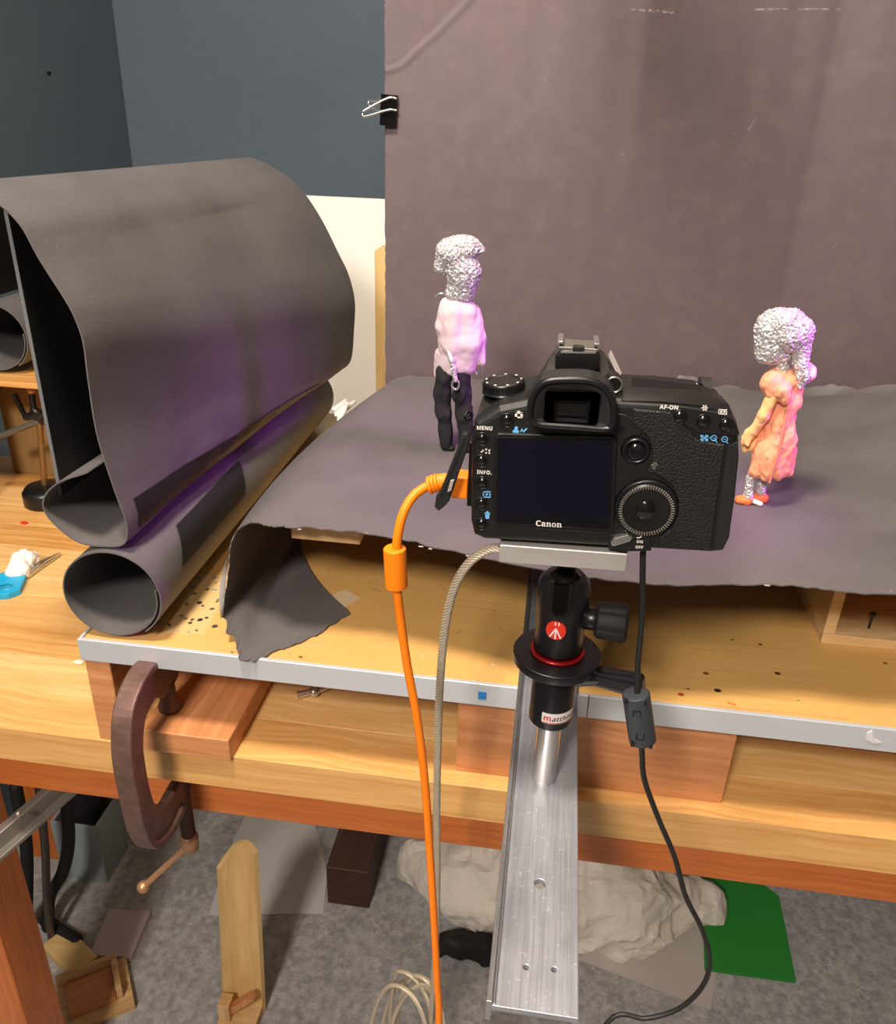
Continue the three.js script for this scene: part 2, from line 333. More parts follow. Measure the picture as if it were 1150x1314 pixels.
// wing nut bolt lying on the bench
{
  const p = at(403, 888, 'y', BY + 0.006), t = thing('wing_bolt', 'small steel wing bolt lying on the bench under the platform', 'bolt', [p.x, BY, p.z]);
  part('shaft', cyl(V(p.x, BY + 0.006, p.z), V(p.x + 0.04, BY + 0.006, p.z - 0.035), 0.0028), M.steel, t);
  part('wing', cyl(V(p.x - 0.003, BY + 0.006, p.z), V(p.x - 0.016, BY + 0.004, p.z + 0.006), 0.003, 0.0042), M.steel, t);
  part('wing', cyl(V(p.x - 0.001, BY + 0.007, p.z - 0.001), V(p.x - 0.011, BY + 0.014, p.z - 0.013), 0.003, 0.0042), M.steel, t);
  part('hub', new THREE.SphereGeometry(0.0055, 14, 10).translate(p.x, BY + 0.006, p.z), M.steel, t);
}

// ------------------------------------------------------------------ iron clamp
{
  const jx = -0.34, sx = -0.334, t = thing('iron_clamp', 'dark brown iron clamp gripping the flat plank and the bench edge', 'clamp', [jx, 0.82, 0]);
  const sh = new THREE.Shape();   // plane: u = z, v = y
  const out = [[-0.042, 0.912], [-0.04, 0.93], [-0.02, 0.952], [0.016, 0.96], [0.048, 0.945], [0.062, 0.91], [0.064, 0.86], [0.06, 0.81], [0.044, 0.778], [0.016, 0.766], [-0.01, 0.77], [-0.04, 0.776], [-0.042, 0.8], [-0.012, 0.803], [0.012, 0.802], [0.03, 0.815], [0.036, 0.85], [0.035, 0.893], [0.024, 0.916], [0.002, 0.922], [-0.012, 0.91]];
  const c = new THREE.CatmullRomCurve3(out.map(([u, v]) => V(u, v, 0)), true, 'catmullrom', 0.3).getPoints(100).slice(0, -1);
  sh.setFromPoints(c.map(p => new THREE.Vector2(p.x, p.y)));
  const mk = (shape, w, b) => { const g = new THREE.ExtrudeGeometry(shape, { depth: w - 2 * b, bevelEnabled: true, bevelSize: b, bevelOffset: -b, bevelThickness: b, bevelSegments: 3 }); g.translate(0, 0, -w / 2 + b); g.rotateY(-Math.PI / 2); g.translate(sx, 0, 0); return boxUV(g); };
  const frame = part('frame', mk(sh, 0.011, 0.003), M.iron, t);
  const rimPts = [[-0.03, 0.945], [-0.01, 0.957], [0.016, 0.961], [0.047, 0.947], [0.062, 0.912], [0.064, 0.86], [0.06, 0.81], [0.045, 0.778], [0.016, 0.766], [-0.015, 0.77]];
  const rs = new THREE.CatmullRomCurve3(rimPts.map(([u, v]) => V(u, v, 0))).getPoints(50);
  const rim = new THREE.Shape([...rs.map(p => new THREE.Vector2(p.x, p.y)), ...rs.slice().reverse().map(p => { const q = V(p.x - 0.01, p.y - 0.862, 0); const l = q.length(); q.multiplyScalar((l - 0.008) / l); return new THREE.Vector2(q.x + 0.01, q.y + 0.862); })]);
  part('rim', mk(rim, 0.019, 0.002), M.iron, frame);
  part('jaw_pad', lathe([[0, 0.885 - 0.885], [0.0105, 0.0005], [0.011, 0.004], [0.008, 0.012], [0.007, 0.03], [0, 0.03]], V(sx, BY + 0.0255, -0.027)), M.iron, t);
  const b = at(222, 1085, 'z', -0.03);
  const prof = [[0, 0]]; for (let y = 0; y < 0.1; y += 0.0025) { prof.push([0.0075, y], [0.0062, y + 0.00125]); } prof.push([0, 0.1]);
  part('screw', lathe(prof, V(sx, 0.72, -0.027), V(0, 1, 0), 20), M.iron, t);
  part('screw_end', lathe([[0, 0], [0.009, 0], [0.0095, 0.016], [0.007, 0.02], [0, 0.02]], V(sx, 0.7, -0.027)), M.brass, t, 'worn copper-coloured screw end');
  part('swivel_pad', lathe([[0, 0], [0.0095, 0], [0.011, 0.0035], [0, 0.0035]], V(sx, 0.816, -0.027)), M.iron, t);
  const h0 = V(sx + 0.008, 0.716, -0.026), h1 = at(184, 1138, 'z', -0.005);
  const hd = part('handle', cyl(h0, h1, 0.0034, 0.0034, 14), M.brass, t, 'copper-coloured sliding handle');
  part('handle_ball', new THREE.SphereGeometry(0.0068, 16, 12).translate(h1.x, h1.y, h1.z), M.brass, hd);
}
// ------------------------------------------------------------------ black paper drape, rolls, board
const lerp3 = (a, b, t) => a.clone().lerp(b, t);
const DZ0 = -0.012, DZ1 = -0.58;
{
  const near = [[-0.475, 1.255], [-0.472, 1.3], [-0.46, 1.338], [-0.434, 1.352], [-0.412, 1.347], [-0.397, 1.338], [-0.385, 1.325], [-0.377, 1.306], [-0.37, 1.292], [-0.362, 1.277], [-0.356, 1.263], [-0.352, 1.243], [-0.353, 1.213], [-0.353, 1.168], [-0.346, 1.122], [-0.34, 1.09], [-0.345, 1.071], [-0.362, 1.066], [-0.388, 1.068], [-0.41, 1.088], [-0.412, 1.106], [-0.396, 1.123], [-0.368, 1.135]].map(([x, y]) => V(x, y, 0));
  const far = [[-0.46, 1.26], [-0.46, 1.3], [-0.45, 1.332], [-0.425, 1.344], [-0.4, 1.338], [-0.382, 1.329], [-0.36, 1.315], [-0.343, 1.296], [-0.324, 1.267], [-0.305, 1.23], [-0.29, 1.199], [-0.282, 1.163], [-0.284, 1.124], [-0.287, 1.09], [-0.292, 1.074], [-0.302, 1.066], [-0.322, 1.066], [-0.34, 1.066], [-0.362, 1.067], [-0.385, 1.08], [-0.39, 1.1], [-0.375, 1.12], [-0.35, 1.13]].map(([x, y]) => V(x, y, 0));
  const cn = spline(near), cf = spline(far);
  const P = (u, v) => {
    const p = lerp3(cn.getPoint(u), cf.getPoint(u), v); p.z = DZ0 + (DZ1 - DZ0) * v;
    const w = Math.min(1, Math.min(v, 1 - v) * 8), up = u > 0.3 && u < 0.75 ? 1 : 0.15;
    p.x += w * up * (0.005 * nz(u * 7, v * 3, 1) + 0.0016 * Math.abs(nz(u * 20 + v * 9, v * 9 - u * 14, 4)) * Math.max(0, Math.min(1, (u - 0.52) * 8)));
    return p;
  };
  const g = sheet(P, 130, 60, 0.0012);
  const drape = thing('paper_drape', 'large sheet of black paper draped over a board, its lower edge curled into a roll', 'paper', [-0.37, TY, -0.3]);
  part('paper_sheet', g, M.blackPaper, drape);
  const strip = (u0, u1, v0, v1, off) => sheet((a, b) => { const u = u0 + (u1 - u0) * a, v = v0 + (v1 - v0) * b; const p = P(u, v); p.x += off; return p; }, 14, 40, 0.0004);
  part('tape_strip', strip(0.655, 0.705, 0.03, 0.8, 0.0012), M.tape, drape, 'glossy black tape strip along the lower edge');
}
const hollow = (x, y, r, z0, z1, mat, name, label, group) => {
  const wob = a => r * (1 + 0.035 * Math.sin(2 * a + 0.6));
  const P = (u, v) => { const a = u * Math.PI * 2.35 - 0.9, k = 1 - 0.09 * u; return V(x + Math.cos(a) * wob(a) * k, y + Math.sin(a) * wob(a) * k, z0 + (z1 - z0) * v); };
  return solo(name, sheet(P, 90, 12, 0.0012), mat, label, 'paper roll', group);
};
hollow(-0.363, TY + 0.0462, 0.0445, -0.008, -0.58, M.blackPaper, 'paper_roll', 'roll of black paper lying on the platform under the draped sheet');
{
  // tape patch on the roll
  const P = (u, v) => { const a = 0.2 + 0.65 * u, r = 0.0464 * (1 + 0.035 * Math.sin(2 * a + 0.6)); return V(-0.363 + Math.cos(a) * r, TY + 0.0462 + Math.sin(a) * r, -0.05 - 0.16 * v - 0.03 * u); };
  solo('tape_patch', sheet(P, 12, 4, 0.0005), M.tape, 'dull black tape patch stuck along the paper roll on the platform', 'tape');
}
{
  const t = thing('foam_board', 'thin black board standing upright inside the draped paper sheet', 'board', [-0.41, BY, -0.3]);
  const a = at(11, 276, 'z', -0.03), b = at(92, 612, 'z', -0.03);
  const s = (yy) => a.x + (b.x - a.x) * (yy - a.y) / (b.y - a.y);
  const y0 = 1.102, y1 = 1.333, shp = new THREE.Shape([new THREE.Vector2(s(y0) - 0.016, y0), new THREE.Vector2(s(y0) - 0.013, y0), new THREE.Vector2(s(y1), y1), new THREE.Vector2(s(y1) - 0.003, y1)]);
  part('board', extr(shp, -0.03, 0.5, 0.0004), std({ color: 0x141414, roughness: 0.7 }), t);
  part('board_edge', extr(shp, -0.0296, 0.0012), std({ color: 0x6a6d6c, roughness: 0.6 }), t, 'grey cut edge');
  part('foot_strip', box(-0.432, -0.416, BY, y0 - 0.004, -0.5, -0.14, 0.001), std({ color: 0x111111 }), t);
}

// ------------------------------------------------------------------ set floor paper
const PY = 1.094;
{
  const t = thing('set_floor_paper', 'wide sheet of black paper forming the floor of the set, its ragged end curling under', 'paper', [0.3, TY, -0.3]);
  const F = [V(0.9, PY, -0.015), V(0.6, PY, -0.015), V(0.42, PY, -0.018), ...[[1150, 765], [1000, 752], [820, 750], [660, 725], [500, 690], [420, 680], [352, 676]].map(q => at(...q, 'y', PY)),
    V(-0.246, PY - 0.009, -0.042), V(-0.264, PY - 0.03, -0.046), V(-0.27, 1.02, -0.04), V(-0.273, 0.995, -0.032), V(-0.258, 0.981, -0.018), V(-0.241, 0.9765, 0.004), V(-0.222, 0.9755, -0.01), V(-0.192, 0.9755, -0.046), V(-0.17, 0.9755, -0.088)];
  const bx = [0.9, 0.6, 0.46, 0.36, 0.25, 0.13, 0.0, -0.1, -0.15, -0.185, -0.205, -0.222, -0.228, -0.228, -0.227, -0.226, -0.225, -0.224, -0.223];
  const by = [0, 0, 0, 0, 0, 0, 0, 0, 0, 0, -0.006, -0.026, -0.055, -0.08, -0.095, -0.1, -0.103, -0.106, -0.108];
  const mx = [0.9, 0.6, 0.44, 0.31, 0.22, 0.1, -0.01, -0.11, -0.165, -0.215, -0.25, -0.278, -0.284, -0.284, -0.283, -0.288, -0.296, -0.318, -0.34];
  const B = F.map((f, i) => V(bx[i], PY + by[i], -0.462 - 0.13 * Math.min(0.6, Math.max(0, bx[i] + 0.22)) + 0.5 * Math.max(0, Math.min(0.2, bx[i] - 0.3))));
  const MID = F.map((f, i) => V(mx[i], i > 14 ? 0.978 : PY + by[i] * 0.95, -0.24));
  const cF = spline(F), cM = spline(MID), cB = spline(B);
  const P = (u, v) => {
    const f = cF.getPoint(u), m = cM.getPoint(u), b = cB.getPoint(u), o = 1 - v;
    const p = V(0, 0, 0).addScaledVector(f, o * o).addScaledVector(m, 2 * o * v).addScaledVector(b, v * v);
    const flat = Math.max(0, Math.min(1, (p.x + 0.2) * 10)) * (p.y > 1.05 ? 1 : 0);
    if (v < 0.002) { p.z += 0.003 * nz(u * 90, 2, 3) + 0.002 * nz(u * 240, 1, 3); if (u > 0.66) { p.z += 0.007 * nz(u * 70, 9, 3); p.y += 0.003 * Math.abs(nz(u * 60, 4, 1)); } }
    p.y += flat * Math.min(1, v * 5) * 0.0025 * nz(p.x * 9, p.z * 9, 2);
    // the right part bends up to a torn edge
    const rr = Math.max(0, p.x - 0.315 - 0.012 * nz(p.z * 9, 2, 2)); p.y += rr * rr / (rr + 0.02) * 0.3;
    if (v > 0.985) { const e = (v - 0.985) / 0.015; p.z += e * (0.008 * nz(p.x * 18, 3, 1) + 0.005 * nz(p.x * 60, 7, 1)); p.y += e * (p.x > 0.16 ? 0.02 : 0.002) * (nz(p.x * 22 + 2, 5, 3) + 0.3 * nz(p.x * 70, 2, 3)); }
    return p;
  };
  const [g, under] = sheet(P, 240, 70, 0.001, true);
  part('paper_underside', under, M.blackPaper, t);
  { const uv = g.attributes.uv, ps = g.attributes.position; for (let i = 0; i < uv.count; i++) uv.setXY(i, ps.getX(i) / 0.4, (ps.getZ(i) + ps.getY(i)) / 0.4); }
  part('paper_sheet', g, M.blackPaper, t);
  for (const [px, py, w] of [[985, 753, 1.5], [540, 703, 1.3], [552, 706, 1.0], [1144, 761, 0.9], [368, 678, 1.2], [384, 681, 1.0], [470, 686, 1.0], [600, 715, 0.9]]) {
    const p = at(px, py - 1, 'y', PY + 0.0006), gg = new THREE.IcosahedronGeometry(0.0018, 1); gg.scale(w, 0.3, 0.6); gg.translate(p.x, PY + 0.0006, p.z - 0.001);
    part('torn_fibre', gg, M.fibre, t, 'pale torn fibres at the ragged edge');
  }
  // pale torn edge at the curl
  part('torn_edge', sheet((u, v) => { const a = V(-0.2695, 1.05, -0.043), b = V(-0.2745, 0.996, -0.03); const p = lerp3(a, b, u); p.x -= -0.002 + 0.004 * v * Math.sin(u * 3.1) ; p.y += 0.001 * nz(u * 20, v, 1); p.z += 0.004 * v; return p; }, 16, 2, 0.0006), std({ color: 0xb4afab, roughness: 0.8 }), t, 'pale ripped paper edge');
}
// boxes that carry the paper
{
  const a = at(1053, 825, 'y', TY), x0 = a.x, x1 = x0 + 0.2, z1 = a.z, z0 = z1 - 0.3, top = PY - 0.0035, th = 0.0105;
  const t = thing('plywood_box', 'open plywood box holding up the set paper, its open end showing', 'box', [x0 + 0.1, TY, z1 - 0.15]);
  part('side_panel', box(x0, x0 + th, TY + th, top - th, z0, z1, 0.0008, 'z'), M.pine, t);
  part('side_panel', box(x1 - th, x1, TY + th, top - th, z0, z1, 0.0008, 'z'), M.pine, t);
  part('bottom_panel', box(x0, x1, TY, TY + th - 0.0004, z0, z1, 0.0008, 'x'), M.pine, t);
  part('top_panel', box(x0, x1, top - th + 0.0004, top, z0, z1, 0.0008, 'x'), M.pine, t);
  part('back_panel', box(x0 + th, x1 - th, TY + th, top - th, z0, z0 + 0.008, 0.0008, 'x'), M.pine, t);
  { const f = at(1115, 806, 'y', TY + th), h = at(1121, 788, 'z', f.z), st = thing('black_screw', 'small black-headed screw standing inside the open plywood box', 'screw', [f.x, TY + th, f.z]);
    part('shank', cyl(V(f.x, TY + th, f.z), h, 0.0011, 0.0011, 10), M.satin, st); part('head', new THREE.SphereGeometry(0.0032, 14, 10).scale(1, 0.7, 1).translate(h.x, h.y, h.z), M.satin, st); }
  const l0 = at(374, 691, 'z', -0.06), r0 = at(462, 708, 'z', -0.06);
  solo('wooden_block', box(l0.x, r0.x, l0.y, top, -0.4, -0.06, 0.001, 'x', 0.3), M.pine, 'striped pine block holding up the set paper beside its curled end', 'block');
  solo('wooden_block', box(l0.x + 0.008, r0.x - 0.008, TY, l0.y - 0.0003, -0.4, -0.3, 0.001, 'x', 0.3), M.pine, 'pine block standing in the shade under the striped pine block', 'block');
  solo('wooden_block', box(0.62, 0.8, TY, top, -0.3, -0.16, 0.001), M.pine, 'pine block under the far end of the set paper', 'block');
}

// ------------------------------------------------------------------ backdrop
{
  const t = thing('backdrop', 'tall black paper backdrop with a curved crease and white scuff marks', 'backdrop', [0.3, TY, -0.5]);
  const x0 = at(491, 250, 'z', -0.452).x, x1 = 0.95, y0 = TY + 0.001, y1 = 1.9;
  const zAt = x => -0.468 - 0.2 * Math.min(0.5, Math.max(0, x - x0));
  const fx = at(838, 100, 'z', -0.53).x;
  const fold = (x, y) => { const d = x - fx; return 0.0035 * (d < -0.014 ? Math.exp(d * 18) : d < 0.03 ? (1 - Math.sin((d + 0.014) / 0.044 * Math.PI / 2) * 1.2) * 0.78 : -0.156 * Math.exp(-(d - 0.03) * 20)); };
  const crease = [[595, 0], [560, 38], [535, 62], [512, 84], [491, 92]].map(q => at(...q, 'z', -0.46));
  const crv = new THREE.CatmullRomCurve3([at(640, -50, 'z', -0.46), ...crease]).getPoints(160);
  const P = (u, v) => {
    const x = x0 + (x1 - x0) * Math.pow(u, 1.25), y = y0 + (y1 - y0) * v; let z = zAt(x);
    const upw = Math.max(0, Math.min(1, (y - 1.12) / 0.35));
    z += upw * (0.0016 * nz(x * 15, y * 1.1, 5) + 0.0012 * nz(x * 34 + 0.5 * y, y * 0.9, 8)) * Math.max(0, Math.min(1, (x + 0.12) * 8));
    z += fold(x, y) * Math.max(0, Math.min(1, (y - 1.28) / 0.2));
    z += 0.003 * nz(x * 4, y * 3, 2) + 0.0003 * nz(x * 40, y * 40, 2);
    if (x < 0.02 && y > 1.34) { let d = 1, sgn = 1; for (const c of crv) { const dd = Math.hypot(c.x - x, c.y - y); if (dd < d) { d = dd; sgn = (x - c.x) * 0.6 - (y - c.y) * 0.8 > 0 ? 1 : -1; } } z += 0.0012 * Math.exp(-d * d / 0.000006) + (sgn < 0 ? 0.003 * Math.min(1, d / 0.05) : 0); }
    if (u < 0.002) return V(x + 0.0015 * nz(y * 70, 1, 2), y, z);
    return V(x, y, z);
  };
  const cw = 1024, ch = 1024, cv = document.createElement('canvas'); cv.width = cw; cv.height = ch; const c = cv.getContext('2d');
  c.fillStyle = '#65575a'; c.fillRect(0, 0, cw, ch);
  for (let i = 0; i < 5000; i++) { c.fillStyle = rnd() < 0.5 ? 'rgba(120,108,107,0.10)' : 'rgba(88,78,78,0.10)'; c.beginPath(); c.ellipse(rnd() * cw, rnd() * ch, 2 + rnd() * 16, 2 + rnd() * 10, rnd() * 3, 0, 7); c.fill(); }
  const UV = p => [Math.pow((p.x - x0) / (x1 - x0), 1 / 1.25) * cw, (1 - (p.y - y0) / (y1 - y0)) * ch];
  const scuff = (a, b, w, col) => { const p = UV(at(...a, 'z', -0.53)), q = UV(at(...b, 'z', -0.53)); for (let i = 0; i < 26; i++) { const s = rnd(); c.strokeStyle = col; c.lineWidth = w * (0.4 + rnd()); c.beginPath(); const X = p[0] + (q[0] - p[0]) * s, Y = p[1] + (q[1] - p[1]) * s + (rnd() - 0.5) * 1.2; c.moveTo(X, Y); c.lineTo(X + (q[0] - p[0]) * 0.05, Y + (q[1] - p[1]) * 0.05); c.stroke(); } };
  scuff([798, 13], [862, 16], 1.2, 'rgba(190,180,178,0.55)'); scuff([965, 10], [1090, 6], 1.1, 'rgba(190,180,178,0.45)');
  for (const [a, b] of [[[797, 196], [799, 199]], [[945, 171], [947, 172]], [[1082, 322], [1085, 318]], [[965, 168], [975, 150]], [[700, 102], [702, 103]]]) scuff(a, b, 1.2, 'rgba(190,180,178,0.3)');
  const tx = new THREE.CanvasTexture(cv); tx.colorSpace = THREE.SRGBColorSpace;
  const g = sheet(P, 340, 360, 0.0012);
  part('paper_sheet', g, std({ map: tx, roughness: 0.62 }), t);
  part('hanging_rod', cyl(V(x0 - 0.1, y1 + 0.01, -0.53), V(x1 + 0.1, y1 + 0.01, -0.53), 0.014), M.satin, t);
  for (const x of [0.2, 0.8]) part('rod_hanger', cyl(V(x, y1 + 0.012, -0.53), V(x, RY, -0.53), 0.004), M.satin, t);
}
// binder clip on the backdrop edge
{
  const zc = -0.466, p = at(491, 141, 'z', zc), t = thing('binder_clip', 'black binder clip with silver handles gripping the backdrop edge', 'clip', [p.x, p.y, zc]);
  const s = new THREE.Shape([new THREE.Vector2(-0.004, -0.0075), new THREE.Vector2(-0.004, 0.0075), new THREE.Vector2(0.014, 0.0022), new THREE.Vector2(0.014, 0.0006), new THREE.Vector2(-0.0026, 0.0058), new THREE.Vector2(-0.0026, -0.0058), new THREE.Vector2(0.014, -0.0006), new THREE.Vector2(0.014, -0.0022)]);
  const g = new THREE.ExtrudeGeometry(s, { depth: 0.032, bevelEnabled: false }); g.rotateX(Math.PI / 2); g.rotateZ(-0.06); g.translate(p.x + 0.004, p.y + 0.016, zc);
  part('body', g, M.gloss, t);
  const hook = (a, b, w) => { const n = [V(a.x + 0.001, a.y + w, a.z), V(a.x - 0.008, a.y + w * 1.0, a.z), V(b.x, b.y + w * 0.55, b.z), V(b.x - 0.003, b.y, b.z), V(b.x, b.y - w * 0.55, b.z), V(a.x - 0.008, a.y - w, a.z), V(a.x + 0.001, a.y - w, a.z)]; return tube(n, 0.0014, 50, 8); };
  part('wire_handle', hook(V(p.x + 0.016, p.y + 0.006, zc + 0.008), V(p.x - 0.016, p.y - 0.004, zc + 0.018), 0.006), M.steel, t);
  part('wire_handle', hook(V(p.x + 0.004, p.y + 0.004, zc - 0.007), V(p.x - 0.018, p.y + 0.006, zc - 0.02), 0.006), M.steel, t);
}
// white board and wooden post behind the backdrop
solo('white_board', box(-0.9, 0.25, 0, 1.259, -1.012, -1.0, 0.001), std({ color: 0xfdfaf2, roughness: 0.7 }), 'tall white board standing behind the black backdrop', 'board');
{
  const a = at(477.5, 324, 'z', -0.86), b = at(492, 318, 'z', -0.86);
  const s = new THREE.Shape([new THREE.Vector2(a.x + 0.004, 0), new THREE.Vector2(b.x + 0.03, 0), new THREE.Vector2(b.x + 0.03, b.y + 0.012), new THREE.Vector2(a.x, a.y)]);
  const g = new THREE.ExtrudeGeometry(s, { depth: 0.06, bevelEnabled: true, bevelSize: 0.001, bevelThickness: 0.001, bevelOffset: -0.001 }); g.translate(0, 0, -0.94);
  solo('wooden_post', boxUV(g, 'y'), M.paleWood, 'pale wooden post with a slanted top between the white board and backdrop', 'post');
}
// crumpled clear tape between the drape and the set paper
{
  const p = at(434, 528, 'y', 1.05), caps = [];
  for (let i = 0; i < 6; i++) { const a = p.clone().add(V(0.018 * (rnd() - 0.2) - 0.006, 0.008 * rnd() - 0.01, -0.05 * i / 6 + 0.01)), b = a.clone().add(V(0.012 * rnd(), 0.01 * rnd(), -0.02)); caps.push([a, b, 0.004, 0.003]); }
  solo('crumpled_tape', facet(blob(caps, 0.004, 0.0025)), phy({ color: 0xd8d4d0, roughness: 0.25 }), 'crumpled clear tape between the draped sheet and the set paper', 'tape');
}
// ------------------------------------------------------------------ puppets
const scaled = f => (caps, k, cell, disp) => blob(caps.map(([a, b, r, q]) => [a, b, r * f, q * f]), k * f, cell * f, disp && (p => f * disp(p)));
const crumple = (amp, f) => p => amp * (Math.abs(nz(p.x * f, p.y * f, p.z * f)) * 2 - 0.6 + 0.7 * Math.abs(nz(p.x * f * 2.1, p.y * f * 2.1 + 3, p.z * f * 2.1)));
const wrinkle = (amp, f) => p => amp * (nz(p.x * f, p.y * f * 0.5, p.z * f) + 0.5 * nz(p.x * f * 2.2, p.y * f * 1.4, p.z * f * 2.2 + 5));
const clothBump = tex(256, (u, v) => 255 * (0.5 * ((Math.floor(u * 128) + Math.floor(v * 128)) % 2) + 0.5 * pn(u * 64, v * 64, 64, 64)), 0.03, false);
{
  const base = at(586, 580, 'y', PY), z = base.z, b = (x, y, dz = 0) => { const p = at(x, y, 'z', z); p.z += dz * 0.87; return p; }, blob = scaled(0.87);
  const t = thing('puppet', 'foil-headed boy puppet in a pale pink shirt and black trousers', 'puppet', [base.x, PY, z]);
  const head = part('head', facet(blob([[b(590, 336), b(596, 350), 0.0165, 0.0155], [b(592, 352), b(590, 370), 0.0145, 0.011], [b(602, 346, 0.004), b(599, 366, 0.003), 0.0115, 0.009], [b(582, 376), b(599, 378), 0.0085, 0.0075]], 0.008, 0.0014, crumple(0.0026, 250))), M.foil, t, 'crumpled silver foil head');
  part('hair', facet(blob([[b(568, 340), b(577, 324), 0.0075, 0.0125], [b(577, 324), b(596, 318), 0.0135, 0.012], [b(588, 316, -0.004), b(606, 316), 0.0095, 0.0075], [b(606, 317), b(618, 321), 0.007, 0.004], [b(566, 343), b(575, 338), 0.006, 0.008], [b(580, 326, 0.01), b(604, 320, 0.008), 0.008, 0.006]], 0.006, 0.0013, crumple(0.0025, 290))), M.foil, head, 'foil hair swept forward');
  part('neck', cyl(b(589, 378), b(587, 398), 0.005), M.foil, t);
  part('shirt', blob([
    [b(585, 396), b(598, 400), 0.0125, 0.0125], [b(583, 402), b(585, 440), 0.0155, 0.0165], [b(600, 404), b(604, 438), 0.0125, 0.0145],
    [b(586, 440), b(582, 470), 0.0165, 0.0125], [b(602, 440), b(598, 468), 0.0155, 0.0115], [b(577, 462), b(572, 480), 0.011, 0.008], [b(590, 462), b(586, 480), 0.012, 0.008],
    [b(574, 392), b(569, 420), 0.0085, 0.0095], [b(569, 420), b(571, 448), 0.0092, 0.0075],
    [b(606, 404, -0.004), b(613, 436, -0.004), 0.009, 0.009], [b(613, 436, -0.004), b(617, 464, -0.002), 0.0085, 0.0052],
    [b(566, 455, -0.006), b(559, 484, -0.008), 0.008, 0.0035], [b(570, 456, -0.004), b(565, 474, -0.004), 0.008, 0.005]], 0.0032, 0.0016, wrinkle(0.0013, 100)), std({ color: 0xd2bcc2, roughness: 0.85, bumpMap: clothBump, bumpScale: 0.0003 }), t, 'pale pink cloth shirt');
  part('trouser_leg', blob([[b(571, 478), b(567, 505), 0.0105, 0.0095], [b(567, 505), b(570, 530), 0.0088, 0.0088], [b(570, 530), b(573, 570), 0.0088, 0.0078], [b(582, 478), b(574, 486), 0.009, 0.008]], 0.006, 0.0018, wrinkle(0.0022, 110)), std({ color: 0x171619, roughness: 0.9 }), t, 'black cloth trouser leg');
  part('trouser_leg', blob([[b(590, 478), b(593, 505), 0.0105, 0.0095], [b(593, 505), b(596, 530), 0.0095, 0.0095], [b(596, 530), b(598, 572), 0.0095, 0.009], [b(583, 478), b(589, 484), 0.009, 0.008]], 0.006, 0.0018, wrinkle(0.0022, 110)), std({ color: 0x171619, roughness: 0.9 }), t, 'black cloth trouser leg');
  for (const [x0, y0, x1, y1] of [[573, 577, 579, 580], [599, 577, 606, 579]]) { const A = b(x0, y0), B = b(x1, y1); A.y = B.y = PY + 0.004; part('shoe', blob([[A, B, 0.0048, 0.0042]], 0.003, 0.001), std({ color: 0x1b1513, roughness: 0.6 }), t); }
  const ah = [b(578, 446, 0.014), b(582, 456, 0.018), b(585, 468, 0.018), b(587, 482, 0.017)];
  const arm = part('wire_arm', facet(blob(ah.slice(0, -1).map((p, i) => [p, ah[i + 1], 0.0026, 0.0024]), 0.002, 0.0009, crumple(0.0012, 400))), M.foil, t, 'twisted foil arm');
  const loop = []; for (let i = 0; i <= 14; i++) { const a = i / 14 * Math.PI * 2; const p = b(587 + 4.5 * Math.sin(a), 488 - 6 * Math.cos(a), 0.017); loop.push(p); }
  part('wire_hand', tube(loop, 0.0012, 40, 7), M.steel, arm);
  part('wire_hand', merge([tube([b(616, 464), b(619, 472), b(619, 479)], 0.0011, 16, 7), tube([b(612, 466), b(609, 474), b(612, 480)], 0.0008, 16, 7)]), M.steel, t);
  part('neck_wire', tube([b(558, 381), b(563, 377), b(569, 377), b(573, 382), b(580, 384)], 0.0009, 24, 7), M.steel, t);
}
